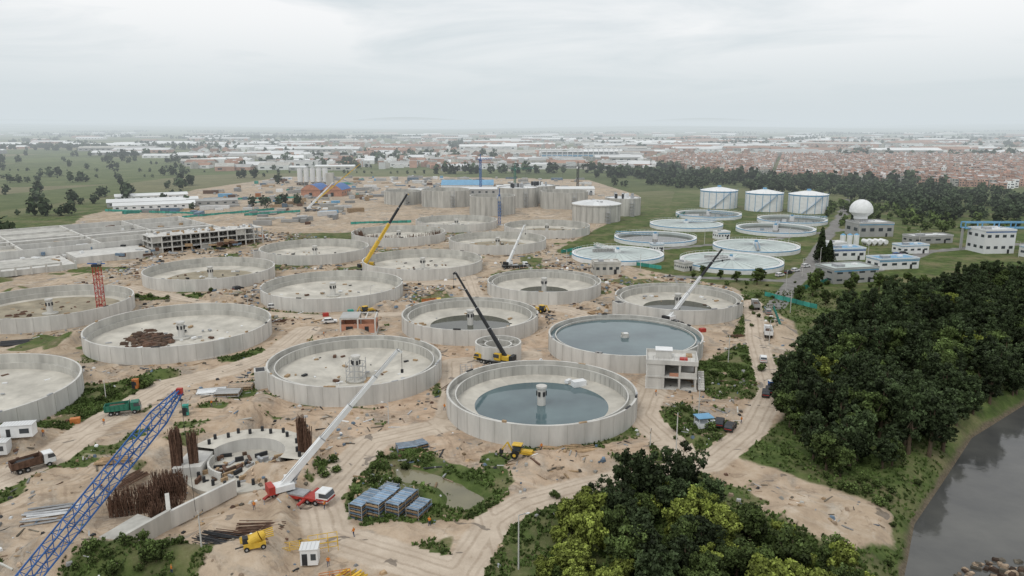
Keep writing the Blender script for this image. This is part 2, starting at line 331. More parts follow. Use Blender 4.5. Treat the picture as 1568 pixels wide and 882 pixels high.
# ------------------------------------------------------------------ tanks
def tank(x,y,Rr,kind,seed):
    random.seed(seed); b=MB(); H=5.0
    small=Rr<25
    if small:
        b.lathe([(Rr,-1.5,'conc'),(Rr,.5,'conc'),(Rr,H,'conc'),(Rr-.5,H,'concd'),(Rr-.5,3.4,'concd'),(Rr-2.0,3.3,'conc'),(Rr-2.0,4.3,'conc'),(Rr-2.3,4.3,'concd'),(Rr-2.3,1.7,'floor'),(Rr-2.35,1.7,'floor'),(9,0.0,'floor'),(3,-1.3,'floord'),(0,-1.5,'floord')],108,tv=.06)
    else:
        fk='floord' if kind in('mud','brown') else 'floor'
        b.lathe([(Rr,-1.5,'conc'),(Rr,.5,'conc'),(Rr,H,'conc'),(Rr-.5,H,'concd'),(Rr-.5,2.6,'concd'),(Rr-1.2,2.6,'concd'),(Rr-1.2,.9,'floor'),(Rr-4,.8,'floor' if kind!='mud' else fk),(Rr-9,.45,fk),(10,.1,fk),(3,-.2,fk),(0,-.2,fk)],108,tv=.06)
    for i in range(36):
        a=2*math.pi*i/36+.03; c,s=math.cos(a),math.sin(a)
        b.box(c*(Rr+.01),s*(Rr+.01),-1,.06,.07,H+.95,'concd',a,t=.9)
    for i in range(72):
        a=2*math.pi*i/72; rr=Rr-.52 if not small else Rr-2.33
        b.box(math.cos(a)*rr,math.sin(a)*rr,1.8 if small else 1.0,.08,.10,2.2 if small else 1.5,'concd',a,t=.85)
    if seed%2==0:
        a=R(200 if seed%4 else 150); c,s=math.cos(a),math.sin(a)
        b.box(c*(Rr+1.4),s*(Rr+1.4),-1,3,4,5.6,'conc',a); b.box(c*(Rr+1.4),s*(Rr+1.4),4.61,2.2,3.2,.03,'dark',a)
    zc=-1.5 if small else -.3; hc=6.8 if small else 5.2
    if kind!='full':
        b.cyl((0,0,zc),(0,0,zc+hc),1.0,'conc',seg=20); b.cyl((0,0,zc+hc),(0,0,zc+hc+.5),1.3,'conc',seg=20)
        b.cyl((0,0,zc),(0,0,zc+.6),2.6,'concd',seg=24)
        for i in range(6): 
            a=i*math.pi/3; b.box(math.cos(a)*1.0,math.sin(a)*1.0,zc+hc-1.9,.5,.5,1.1,'dark',a)
    wl={'pond':(1.05,'w_clear'),'full':(3.75,'w_clear'),'low':(.65,'w_dark'),'lowg':(.15,'w_dark'),'lowb':(.5,'w_dark')}.get(kind)
    if wl:
        zz,k=wl; seg=72; rr=Rr-.45 if kind=='full' else Rr-2.4
        b.add([(rr*math.cos(2*math.pi*i/seg),rr*math.sin(2*math.pi*i/seg),zz) for i in range(seg)],[list(range(seg))],k)
    if kind=='full':
        b.cyl((0,0,2),(0,0,4.3),1.2,'conc',seg=20); b.box(0,0,4.3,2.0,2.0,.7,'concd'); b.box(.2,0,5.0,1.2,1.2,.05,'white')
    if kind=='pond': b.box(10,13,1.1,3.5,2,1.5,'white',.4); b.box(7.5,15,1.3,2,1,.8,'white',.9)
    if kind=='debris':
        for i in range(210):
            a=R(random.uniform(150,260)); r=random.uniform(4,17); s=random.uniform(.4,1.9)
            b.box(r*math.cos(a),r*math.sin(a),.1,s*1.7,s,s*.5,random.choice(['mud','mud','mud','rust']),random.uniform(0,3),top=.5,t=random.uniform(.5,1.4))
    if kind=='mud':
        for i in range(60):
            a=R(random.uniform(0,360)); r=random.uniform(6,20); s=random.uniform(.4,1.6)
            b.box(r*math.cos(a),r*math.sin(a),.1,s*1.7,s,s*.4,random.choice(['mud','rust','wood']),random.uniform(0,3),top=.6)
    if kind=='rebar':
        for i in range(300):
            a=R(random.uniform(180,360)); r=random.uniform(Rr-6,Rr-2); xx,yy=r*math.cos(a),r*math.sin(a)
            b.beam((xx,yy,0),(xx+random.uniform(-.3,.3),yy,random.uniform(4,6.5)),.18,'rust')
    if kind in('dry','dry2','debris','brown','low','lowb'):
        for i in range(34):
            a=R(random.uniform(0,360)); r=random.uniform(4,Rr-5); s=random.uniform(.25,.9)
            zf=.3 if not small else (.0+(r-9)/(Rr-11)*1.7 if r>9 else -.5)
            b.box(r*math.cos(a),r*math.sin(a),zf,s*2,s,s*.6,random.choice(['wood','dark','steel','white','rust','wood']),random.uniform(0,3))
    if kind=='dry2':
        for sx in(-2.2,0,2.2):
            for sy in(-2.2,2.2): b.beam((sx,sy,-1.4),(sx,sy,4.6),.14,'steel')
        for h in(.3,2,3.6):
            for sy in(-2.2,2.2): b.beam((-2.2,sy,h),(2.2,sy,h),.12,'steel')
            for sx in(-2.2,2.2): b.beam((sx,-2.2,h),(sx,2.2,h),.12,'steel')
        b.box(3.2,0,-1.2,1.6,4.6,.12,'wood')
    for i in range(7):
        a=R(random.uniform(0,360)); b.box(math.cos(a)*(Rr-.25),math.sin(a)*(Rr-.25),H,.45,random.uniform(.8,2.4),random.uniform(.1,.5),random.choice(['wood','steel','dark']),a)
    b.obj('concrete_tank',(x,y,0))
for i,t in enumerate(TANKS): tank(*t,i+1)
b=MB(); b.lathe([(6.7,-1.5,'conc'),(6.7,5,'conc'),(6.25,5,'concd'),(6.25,1,'concd'),(4.0,1,'conc'),(4.0,4.4,'conc'),(3.6,4.4,'concd'),(3.6,0,'floord'),(0,0,'floord')],64)
for i in range(8):
    a=i*math.pi/4; b.beam((3.8*math.cos(a),3.8*math.sin(a),4.1),(6.4*math.cos(a),6.4*math.sin(a),4.1),.3,'conc')
b.obj('splitter_chamber',(-4,209,0))
def clarifier(x,y,Rr,kind,seed):
    random.seed(seed); b=MB(); H=2.5
    b.lathe([(Rr+.35,-1,'white'),(Rr+.35,1.3,'white'),(Rr+.36,1.9,'ltblue'),(Rr+.3,H,'white'),(Rr-.7,H,'white'),(Rr-.7,1.9,'white'),(Rr-1.3,1.9,'white'),(Rr-1.3,H-.2,'white'),(Rr-1.6,H-.2,'cover'),(Rr-1.6,.5,'cover')],84,tv=.04)
    seg=72; k='cover' if kind in('cover','bridge') else 'w_clar'; rr=Rr-1.55; zz=1.9 if k=='cover' else .9
    if k=='cover':
        b.lathe([(rr,zz,'cover'),(rr*.5,zz+.5,'cover'),(.01,zz+1.0,'cover')],84,tv=.05)
        for i in range(28):
            a=2*math.pi*i/28; b.beam((math.cos(a)*rr,math.sin(a)*rr,zz+.08),(math.cos(a)*2,math.sin(a)*2,zz+1.05),.1,'steel')
    else: b.add([(rr*math.cos(2*math.pi*i/seg),rr*math.sin(2*math.pi*i/seg),zz) for i in range(seg)],[list(range(seg))],k)
    for i in range(60):
        a=2*math.pi*i/60;a2=2*math.pi*(i+1)/60; p=((Rr+.2)*math.cos(a),(Rr+.2)*math.sin(a)); q=((Rr+.2)*math.cos(a2),(Rr+.2)*math.sin(a2))
        b.beam((*p,H),(*p,H+1.05),.06,'white'); b.beam((*p,H+1.05),(*q,H+1.05),.07,'white')
    a=R(20+seed*47); c,s=math.cos(a),math.sin(a)
    for o in(-.9,.9):
        for h in(3.4,4.5): b.beam((-s*o-c*2,c*o-s*2,h),(c*Rr-s*o,s*Rr+c*o,h),.16,'ltblue' if kind!='bridge' else 'white')
        for j in range(12):
            f0=j/12*Rr; b.beam((c*f0-s*o,s*f0+c*o,3.4),(c*(f0+Rr/24)-s*o,s*(f0+Rr/24)+c*o,4.5),.1,'white')
    b.beam((0,0,3.35),(c*Rr,s*Rr,3.35),1.8,'grey',h=.1)
    b.cyl((0,0,.5),(0,0,4.2),1.6,'white',seg=16); b.cyl((0,0,4.2),(0,0,5.2),.8,'ltblue',seg=12)
    if kind=='bridge':
        for o in range(-3,4): b.box(-6+o*1.6,3,2.6,.9,3.6,1.5,'grey',a); 
    b.obj('clarifier',(x,y,0))
for i,t in enumerate(CLAR): clarifier(*t,i)
def bigtank(x,y,r,h,roof,name='large_concrete_reactor'):
    b=MB(); 
    pr=[(r,-1,'concd'),(r,h,'conc')]
    if roof=='dome': pr=[(r,-1,'concd'),(r,h,'conc'),(r+.5,h+.02,'conc'),(r+.5,h+.7,'roofw'),(r*.6,h+2.3,'roofw'),(.01,h+3.2,'roofw')]
    elif roof=='flat': pr+=[(r-.6,h,'grey'),(r-.6,h-.6,'roofw'),(.01,h-.2,'roofw')]
    else: pr+=[(r-.6,h,'concd'),(r-.6,.5,'floord'),(.01,.5,'floord')]
    b.lathe(pr,72,tv=.1)
    for i in range(24):
        a=2*math.pi*i/24; b.box(math.cos(a)*(r+.05),math.sin(a)*(r+.05),-1,.25,.35,h+.8,'concd',a,t=.85)
    for i in range(14):
        a=random.uniform(0,6.28); rr=random.uniform(0,r*.6); 
        if roof in('dome','flat'): b.box(math.cos(a)*rr,math.sin(a)*rr,h-.6,1.5,1.5,3.6,random.choice(['white','steel','dark']),a)
    a=R(-70); 
    for j in range(int(h/2.4)): b.box(math.cos(a)*(r+1.6),math.sin(a)*(r+1.6),j*2.4,2.4,3,.15,'steel',a)
    for sx in(-1.2,1.2):
        for sy in(-1.5,1.5): 
            px=math.cos(a)*(r+1.6)+sx;py=math.sin(a)*(r+1.6)+sy; b.beam((px,py,-1),(px,py,h+1.2),.15,'steel')
    b.obj(name,(x,y,0))
random.seed(3)
for t in[(-56,638,20.5,13.5,'open'),(-15,577,17.5,14,'open'),(5,632,17,16,'flat'),(43,622,19.5,13.5,'open'),(60,534,17,11.5,'dome'),(84,571,13.5,13,'flat'),(-95,655,16,11,'open'),(22,665,16,15,'flat')]: bigtank(*t)
for x,y,r in((171,623,15),(198+3,600,14.5),(231,587,14.7)):
    b=MB(); h=14
    b.lathe([(r,-1,'white'),(r,1.5,'white'),(r,3.5,'white'),(r,h-1,'ltblue'),(r+.03,h,'ltblue'),(r+.3,h+.05,'white'),(r*.5,h+1.6,'white'),(.01,h+2.9,'white')],60,tv=.03)
    for i in range(16):
        a=2*math.pi*i/16; b.box(math.cos(a)*(r+.04),math.sin(a)*(r+.04),0,.12,.4,h-1,'ltblue',a)
        b.beam((math.cos(a)*(r+.2),math.sin(a)*(r+.2),h),(math.cos(a)*(r+.2),math.sin(a)*(r+.2),h+1.2),.1,'ltblue')
    for i in range(30):
        a=-2.2+i*.035; b.box(math.cos(a)*(r+.7),math.sin(a)*(r+.7),i*h/30,1.2,.6,.15,'ltblue',a)
    b.box(0,0,h+2.7,2.5,2.5,1.2,'ltblue'); b.obj('sludge_digester',(x,y,0))
# ------------------------------------------------------------------ buildings
def bldg(b,w,d,h,wall='white',roof='grey',floors=2,bays=5,par=.6,stripe=None):
    b.box(0,0,-.5,w,d,h+.5,wall); b.box(0,0,h,w+.4,d+.4,.25,roof)
    if par: 
        for sx,sy,ww,dd in((0,-d/2,w+.4,.2),(0,d/2,w+.4,.2),(-w/2,0,.2,d),(w/2,0,.2,d)): b.box(sx,sy,h+.25,ww,dd,par,wall)
    fh=h/floors
    for f in range(floors):
        for i in range(bays):
            xx=-w/2+(i+.5)*w/bays
            for sy in(-1,1): b.box(xx,sy*(d/2),f*fh+fh*.42,w/bays*.5,.1,fh*.25,'glass')
        nb=max(2,int(d/(w/bays)))
        for i in range(nb):
            yy=-d/2+(i+.5)*d/nb
            for sx in(-1,1): b.box(sx*(w/2),yy,f*fh+fh*.42,.1,d/nb*.5,fh*.25,'glass')
    b.box(w*.3,-d/2-.03,0,1.2,.12,2.2,'dark')
    if stripe: 
        b.box(0,-d/2,h-.8,w+.1,.16,.5,stripe); b.box(w/2,0,h-.8,.16,d+.1,.5,stripe)
    b.box(-w*.2,0,h+.25,w*.18,d*.3,1.1,'steel'); b.box(w*.22,d*.1,h+.25,w*.1,d*.15,.8,'white')
for x,y,w,d,h,rot,wall,roof,fl,st,nm in [(168,376,18,10,5.5,.15,'white','ltblue',1,'blue','pump_building'),(146,322,22,13,6,.25,'grey','cover',2,'ltblue','office_building'),
 (181,352,21,10,4.5,.2,'white','ltblue',1,'ltblue','control_building'),(172,396,9,7,5,.2,'white','roofw',1,None,'service_building'),(220,460,22,16,8,.1,'grey','roofw',1,'ltblue','gas_holder_building'),
 (256,398,17,14,12,.1,'roofw','roofw',2,'blue','intake_building'),(270,380,14,10,5,.1,'roofw','ltblue',1,'blue','screen_building'),(212,395,16,8,4,.2,'white','ltblue',1,None,'workshop_building'),(240,430,26,9,4,.2,'grey','roofw',1,None,'storage_building'),(125,445,8,6,4,.3,'white','roofw',1,'ltblue','valve_house'),(78,400,6,5,3.5,.2,'white','ltblue',1,None,'valve_house'),(80,345,5,7,3.5,.5,'conc','grey',1,None,'valve_house'),(43,338,12,7,5,.1,'concd','conc',1,None,'pump_house')]:
    b=MB(); bldg(b,w,d,h,wall,roof,fl,4,stripe=st); b.obj(nm,(x,y,0),rot)
b=MB()
for i in range(4): b.cyl((i*3.4,-3,2),(i*3.4,3,2),1.3,'white',seg=16); b.box(i*3.4,-2,0,1.6,.4,1.2,'conc'); b.box(i*3.4,2,0,1.6,.4,1.2,'conc')
for i in range(3): b.cyl((-6-i*4,0,0),(-6-i*4,0,6),1.5,'white',seg=16); b.cyl((-6-i*4,0,6),(-6-i*4,0,6.8),1.5,'ltblue',r2=.3,seg=16)
b.obj('chemical_tanks',(200,420,0),.1)
b=MB(); b.lathe([(4,10,'white'),(4,11.5,'white'),(6.8,14,'white')]+[(6.8*math.cos(a*math.pi/16),15+6.8*math.sin(a*math.pi/16),'white') for a in range(0,9)],40,tv=.02); b.cyl((0,0,0),(0,0,12),3.6,'grey'); b.obj('gas_sphere',(215,462,0))
b=MB()
for i in range(9):
    b.beam((i*9,0,12),(i*9,0,15),.5,'ltblue'); b.beam((i*9,4,12),(i*9,4,15),.5,'ltblue')
    if i%2==0: b.beam((i*9,2,0),(i*9,2,12),1.0,'grey')
for z in(12,15):
    for yy in(0,4): b.beam((0,yy,z),(72,yy,z),.6,'ltblue')
b.beam((0,2,12),(72,2,12),4,'ltblue',h=.2); b.obj('conveyor_gantry',(244,402,0),.0)
b=MB()
b.box(0,0,-.5,13,10,.7,'conc')
for xx in(-6,-2,2,6):
    for yy in(-4.6,0,4.6): b.box(xx,yy,.2,.5,.5,6.4,'conc')
b.box(0,0,3.1,12.8,9.9,.35,'conc'); b.box(0,0,6.6,13,10,.35,'conc')
b.box(-4,-4.6,.2,3.5,.25,2.9,'conc'); b.box(4,-4.65,3.45,3.5,.25,1.2,'conc'); b.box(-4,-4.65,3.45,3.5,.25,3.1,'conc'); b.box(6,2,.2,.25,5,2.9,'conc'); b.box(-6.1,0,.2,.25,9,6.3,'conc')
b.box(0,4.7,.2,12.6,.2,6.3,'concd'); b.box(6.1,-2,3.45,.25,4.5,2.4,'brick'); b.box(1,-4.5,3.45,3,.2,.9,'brick')
for sx,sy,ww,dd in((0,-4.9,13,.2),(0,4.9,13,.2),(-6.4,0,.2,9.6),(6.4,0,.2,9.6)): b.box(sx,sy,6.95,ww,dd,.8,'conc')
b.box(-2,1,6.96,4,3,2.0,'conc'); b.box(-2,1,8.96,4.4,3.4,.2,'white'); b.box(3,-1,6.96,2,1.5,.5,'red'); b.box(4.5,2,6.96,1.5,2,.6,'wood')
for i in range(8): b.box(7.6,-4+i*.7,.1,1.6,.7,.4+i*.42,'conc')
for i in range(10): b.beam((-6+i*1.3,-4.9,7.7),(-6+i*1.3,-4.9,8.8),.07,'steel')
b.obj('concrete_control_building',(41.5,187,0),-.18)
b=MB(); b.box(0,0,-.5,12,9,1,'conc')
for xx in(-5.5,0,5.5):
    for yy in(-4,4): b.box(xx,yy,.5,.45,.45,4.6,'conc')
for s,yy in((1,-4),(1,4)): b.box(0,yy,.5,11,.25,3.0,'brick')
b.box(-5.5,0,.5,.25,8,3.6,'brick'); b.box(5.5,0,.5,.25,8,3.2,'brick'); b.box(-2.7,-4.05,1.6,2.2,.3,1.2,'dark'); b.box(2.8,-4.05,.5,1.3,.3,2.2,'dark'); b.box(5.55,1,1.5,.3,2,1.2,'dark')
for yy in(-4,4): b.box(0,yy,5.1,11.6,.4,.35,'conc')
for xx in(-5.5,-2.5,0,2.5,5.5): b.box(xx,0,5.1,.35,8,.35,'conc')
b.box(-2.7,0,5.45,6,8.4,.2,'grey',t=1.2); b.obj('brick_pump_house',(-50,238,0),.08)
A=R(42); root=(-188,388)
b=MB()
b.box(-20,63,0,140,96,1.0,'concd')
for v in(16,36,60,84,110): b.box(-20,v,1,140,.9,5.5,'conc')
for u in(-90,-55,-20,15,50): b.box(u,63,1,.9,94,5.5,'conc')
b.box(-20,48,6.5,140,3.2,.3,'conc'); b.box(-73,63,6.5,3,94,.3,'conc'); b.box(-38,86,5,35,48,.5,'concd'); b.box(-72,26,4.4,34,19,.5,'floor')
b.box(-75,-2,0,70,34,2.6,'conc'); b.box(-60,-4,2.6,30,20,.5,'concd'); b.box(-20,4,0,34,22,3.6,'conc')
for i in range(12): b.box(-106+i*6,-19.2,0,.8,.8,4.2,'conc')
random.seed(9)
for i in range(260): b.box(random.uniform(-108,48),random.uniform(-14,108),random.choice([1,2.6,3.2]),random.uniform(1,6),random.uniform(.6,2),random.uniform(.4,2),random.choice(['wood','steel','dark','white','rust','wood','bluef']),random.uniform(0,3))
b.obj('rectangular_basins',(*root,0),A)
b=MB()
for f in range(3):
    z0=f*3.1
    for i in range(13):
        for v in(0,7,14): b.box(i*5,v,z0,.6,.6,3.1,'conc')
    b.box(30,7,z0+2.7,61,14.8,.4,'conc')
    for i in range(12):
        if random.random()<.3: b.box(i*5+2.5,.1,z0,4.4,.2,2.6,'concd')
    b.box(30,14,z0,60,.3,2.7,'concd',t=.8)
for i in range(40): b.box(random.uniform(1,58),random.uniform(1,13),9.3,1.5,.8,.8,random.choice(['wood','steel','white']),random.uniform(0,3))
b.obj('concrete_frame_building',(*root,0),A)
# ------------------------------------------------------------------ site sheds, silos etc
def shed(name,x,y,w,d,h,rot,wall,roof,arch=0):
    b=MB(); b.box(0,0,-.5,w,d,h+.5,wall)
    n=8 if arch else 2; rise=d*(.28 if arch else .14); pts=[]
    for i in range(n+1):
        t=i/n; zz=h+.02+(math.sin(math.pi*t)*rise if arch else (1-abs(2*t-1))*rise); pts.append((-d/2-.4+t*(d+.8),zz))
    vs=[];n1=len(pts)
    for X_ in(-w/2-.4,w/2+.4): vs+=[(X_,p[0],p[1]) for p in pts]
    b.add(vs,[(i,i+1,i+1+n1,i+n1) for i in range(n1-1)],roof); b.add(vs,[list(range(n1)),list(range(n1,2*n1))],wall)
    for i in range(max(2,int(w/6))): b.box(-w/2+(i+.5)*w/max(2,int(w/6)),-d/2,h*.4,2.2,.1,h*.3,'glass')
    b.box(-w/2-.02,0,0,.12,3,h*.6,'dark'); b.obj(name,(x,y,0),rot)
for x,y,w,d,h,rot,wa,ro,ar in[(-305,640,70,16,4,.45,'grey','roofw',0),(-290,610,60,14,4,.45,'white','roofw',0),(-255,640,40,12,4,.4,'grey','grey',0),(-330,690,60,14,4,.5,'white','roofw',0),
 (-190,730,26,19,6,1.45,'brick','blue',1),(-170,732,26,19,6,1.45,'brick','blue',1),(-45,770,52,30,8,.02,'white','ltblue',0),(-28,735,40,12,6,.0,'grey','roofw',0),(-85,730,30,12,5,.1,'white','roofw',0),(10,745,50,14,7,.05,'grey','roofw',0),(60,740,40,14,6,.05,'white','roofw',0)]:
    shed('site_shed',x,y,w,d,h,rot,wa,ro,ar)
b=MB()
for i in range(5):
    xx=i*7-14; b.cyl((xx,0,4),(xx,0,19),3,'roofw',seg=16); b.cyl((xx,0,19),(xx,0,20.5),3,'grey',r2=.6,seg=16); b.cyl((xx,0,1.5),(xx,0,4),.6,'grey',r2=3,seg=16)
    for s in(-2,2): b.beam((xx+s,-2,0),(xx+s,-2,5),.4,'steel')
b.box(20,-3,0,8,8,14,'concd'); b.beam((24,-3,10),(50,-6,1),1.4,'grey'); b.obj('batching_plant',(-225,855,0),.05)
random.seed(21); b=MB()
for i in range(520):
    yy=random.uniform(500,980); xx=random.uniform(-300,-50) if random.random()<.75 else random.uniform(-60,90)
    if math.hypot(xx+37,yy-498)<34 or math.hypot(xx-22,yy-471)<34 or (xx>-120 and yy<700) or (xx<-190 and yy<560): continue
    a=random.choice([.1,.1,1.67,.5]); k=random.choice(['white','grey','grey','grey','concd','concd','wood','rust','steel','steel','bluef','roofw']+(['teal','ltblue','orange'] if i%3==0 else []))
    sz=random.choice([1,1,.6]); b.box(xx,yy,0,sz*random.choice([4,6,12,14]),sz*random.choice([2.5,2.5,4,6]),sz*random.choice([1,2,2.6,3.2]),k,a,t=random.uniform(.6,1.1))
b.obj('site_cabins')
random.seed(22)
for (x0,y0,x1,y1) in[(-200,560,-165,585),(-240,545,-190,600),(-270,680,-200,700),(30,385,45,372),(38,404,26,392),(45,410,75,395),(120,545,135,580),(100,290,112,268),(96,268,88,236),(118,300,150,330),(-110,510,-70,520),(60,356,70,346),(-320,590,-240,570)]:
    b=MB(); n=max(3,int(math.hypot(x1-x0,y1-y0)/3))
    for i in range(n):
        p=(x0+(x1-x0)*i/n,y0+(y1-y0)*i/n);q_=(x0+(x1-x0)*(i+1)/n,y0+(y1-y0)*(i+1)/n)
        b.beam((*p,-.3),(*p,2.2),.12,'dark'); b.beam((*p,1.0),(*q_,1.0+random.uniform(-.1,.1)),.06,'teal',h=1.7,t=random.uniform(.8,1.3))
    b.obj('green_mesh_fence')
# ------------------------------------------------------------------ cranes
def wheels(b,xs_,w,r=.55):
    for x_ in xs_:
        for s in(-1,1):
            b.cyl((x_,s*w,r),(x_,s*(w-.4),r),r,'black',seg=16); b.cyl((x_,s*(w+.01),r),(x_,s*(w-.3),r),r*.45,'steel',seg=10)
def mobile_crane(name,x,y,rot,tip,body='white',trim='red',boom='white',boom2=None,outr=True,wd=1.1):
    gz=hz1(x,y); b=MB()
    b.box(0,0,.75,11.5,2.5,.55,trim); wheels(b,[-4.3,-2.9,1.2,2.6,4.2],1.25)
    b.side([(4.3,.9),(6.6,.9),(6.7,1.7),(6.3,2.7),(4.3,2.7)],-1.25,1.25,body); b.side([(5.0,1.75),(6.72,1.8),(6.36,2.55),(5.0,2.55)],-1.27,1.27,'glass'); b.box(5.6,0,1.2,2.4,2.54,.3,trim)
    b.box(-1.6,0,1.3,6.8,2.4,.3,'steel')
    if outr:
        for xx in(-5,2.0):
            b.box(xx,0,.7,.5,6.6,.35,trim)
            for s in(-3.2,3.2): b.cyl((xx,s,.9),(xx,s,.05),.13,'steel'); b.box(xx,s,0,.9,.9,.12,'dark')
    c,s=math.cos(-rot),math.sin(-rot); T=Vector(tip)-Vector((x,y,gz)); tl=Vector((T.x*c-T.y*s,T.x*s+T.y*c,T.z))
    d=Vector((tl.x,tl.y,0)).normalized(); n=Vector((-d.y,d.x,0)); an=math.atan2(d.y,d.x)
    cx=-2.2; P=Vector((cx,0,2.6))-d*1.0
    b.cyl((cx,0,1.6),(cx,0,1.95),1.1,'dark',seg=20); b.box(cx-d.x*1.2,-d.y*1.2,1.95,4.4,2.4,1.1,body,an); b.box(cx-d.x*3.1,-d.y*3.1,1.9,1.1,2.6,1.5,trim,an)
    b.box(cx+d.x*.9+n.x*1.3,d.y*.9+n.y*1.3,1.9,2,1.0,1.9,body,an); b.box(cx+d.x*1.2+n.x*1.3,d.y*1.2+n.y*1.3,2.6,1.8,1.06,1.0,'glass',an)
    D=tl-P; f=[0,.34,.58,.8,1.0]; ws=[wd,wd*.82,wd*.66,wd*.5]
    for i in range(4):
        k=boom if i<(2 if boom2 else 4) else boom2
        b.beam(P+D*(f[i]-(.02 if i else 0)),P+D*f[i+1],ws[i],k,h=ws[i]*1.15,t=1-.05*(i%2)); b.beam(P+D*(f[i+1]-.005),P+D*(f[i+1]+.001),ws[i]*1.08,'steel',h=ws[i]*1.22)
    b.beam(P+Vector((0,0,-.3))+d*1.8,P+D*.22,.3,'steel')
    hd=P+D; b.beam(hd,hd+d*.7+Vector((0,0,-.5)),.5,boom)
    hk=hd+d*.7; b.cyl(hk,(hk.x,hk.y,hk.z-4),.04,'dark',seg=5); b.box(hk.x,hk.y,hk.z-4.6,.4,.4,.7,'dark')
    b.cyl(P+Vector((0,0,.9)),hd+Vector((0,0,.4)),.035,'dark',seg=5)
    b.obj(name,(x,y,gz),rot)
mobile_crane('mobile_crane',-38.5,124.5,R(-18),(-21.5,136,24.6),wd=1.0)
mobile_crane('mobile_crane',-4.5,203,R(150),(-16,209,25.3),'yellow','dark','dark',wd=.8)
mobile_crane('mobile_crane',-68,347,R(80),(-50,360,34.2),'yellow','dark','yellow','dark',wd=1.3)
mobile_crane('mobile_crane',1,349,R(10),(6,356,19.7),'white','dark','white',wd=1.0)
mobile_crane('mobile_crane',52,246,R(200),(75,265,22.9),'white','dark','white','dark',wd=.95)
mobile_crane('mobile_crane',-157,590,R(10),(-142,600,22),'white','dark','white',wd=1.2)
mobile_crane('mobile_crane',-165,640,R(10),(-130,650,34),'yellow','dark','yellow',wd=1.0)
def lattice(b,p,q,w0,w1,k,n,ch=.16,br=.09):
    n=max(1,n)
    p=Vector(p);q=Vector(q);d=(q-p).normalized(); up=Vector((0,0,1)) if abs(d.z)<.95 else Vector((0,1,0))
    a=d.cross(up).normalized();c=a.cross(d)
    def pt(i,sx,sy):
        t=i/n; w=(w0+(w1-w0)*t)/2; return p+(q-p)*t+a*w*sx+c*w*sy
    cs=[(-1,-1),(1,-1),(1,1),(-1,1)]
    for sx,sy in cs: b.beam(pt(0,sx,sy),pt(n,sx,sy),ch,k)
    for i in range(n):
        for j in range(4):
            A_,B_=cs[j],cs[(j+1)%4]
            if i%2==0:A_,B_=B_,A_
            b.beam(pt(i,*A_),pt(i+1,*B_),br,k); b.beam(pt(i,*A_),pt(i,*B_),br,k)
b=MB(); P=Vector((-68,85,2.2));Q=Vector((-49,105,27.7)); D=Q-P; lattice(b,P-P,D*.88,2.1,2.0,'blue',17,.19,.085); lattice(b,D*.88,D,2.0,.7,'blue',3,.17,.085)
b.box(D.x,D.y,D.z-.4,.8,.6,.9,'red'); b.cyl(D,(D.x+.5,D.y+.3,6),.035,'dark',seg=5)
b.box(-3,-3,-.8,7,3.2,2.6,'blue',R(46)); b.box(-6,-6,-.6,1.6,3.4,2.0,'dark',R(46)); b.beam((-2,-2,1.5),(-7,-7.3,8),.4,'blue')
for s in(-1,1): b.box(-3-s*1.8,-3+s*1.8,-2.0,8,1.0,1.2,'black',R(46))
b.box(-.5,-4.2,-.6,2,1.2,2.2,'blue',R(46)); b.obj('crawler_crane',P)
b=MB(); lattice(b,(0,0,0),(0,0,18.5),2.0,2.0,'red',12,.18,.1); b.box(0,0,18.5,2.4,2.4,.8,'dark'); b.box(0,0,-.5,4,4,.8,'conc'); b.beam((-3,0,19.5),(3,0,19.5),.35,'blue'); b.box(1.2,0,19.3,1.1,1.1,1.1,'steel'); b.obj('tower_crane_mast',(-143.5,255,0))
def tower(x,y,h,k,jl,rot):
    b=MB(); lattice(b,(0,0,0),(0,0,h),1.7,1.7,k,int(h/2.2),.28,.16); b.box(0,0,-.5,5,5,1,'conc'); b.box(0,0,h,2.2,2.2,1.4,k); b.box(1.4,1,h+.1,1.3,1.3,1.9,'white')
    lattice(b,(0,0,h+1.8),(jl,0,h+1.8),1.4,1.1,k,int(jl/2.5),.22,.13); lattice(b,(0,0,h+1.8),(-jl*.3,0,h+1.8),1.4,1.3,k,5,.22,.13); b.box(-jl*.28,0,h-1,3,1.6,2.6,'concd')
    b.beam((0,0,h+1.4),(0,0,h+7),.6,k); b.beam((0,0,h+7),(jl*.7,0,h+2.4),.12,'dark'); b.beam((0,0,h+7),(-jl*.28,0,h+2.4),.12,'dark'); b.cyl((jl*.55,0,h+1),(jl*.55,0,h*.4),.06,'dark',seg=4)
    b.obj('tower_crane',(x,y,0),rot)
tower(-31,745,32,'blue',26,R(65)); tower(-8.5,505,18,'blue',5,R(90)); tower(3,800,20,'green',22,R(20)); tower(66,760,24,'dark',30,R(200))
# ------------------------------------------------------------------ excavation works, lower left
zp=-2.2
b=MB()
b.lathe([(12.6,zp-1,'conc'),(12.6,zp+3.2,'floor'),(7.6,zp+3.2,'conc'),(7.6,zp-.5,'conc')],48,a0=R(-15),a1=R(165),tv=.05)
b.lathe([(12.0,zp-.5,'floor'),(12.0,zp+.55,'floor'),(.01,zp+.5,'floor')],64)
b.lathe([(7.5,zp+.5,'conc'),(7.5,zp+2.2,'conc'),(7.1,zp+2.2,'concd'),(7.1,zp+.5,'concd')],40,a0=R(170),a1=R(250))
b.prism([(-12.6,3.0),(-7.6,2.2),(-7.3,-5),(-12.6,-6)],zp,zp+2.6,'conc')
for i in range(14):
    a=R(-8+i*12.5); r=10.2 if i%2 else 11.4; b.cyl((r*math.cos(a),r*math.sin(a),zp+3.2),(r*math.cos(a),r*math.sin(a),zp+4.2),.35,'dark',seg=8)
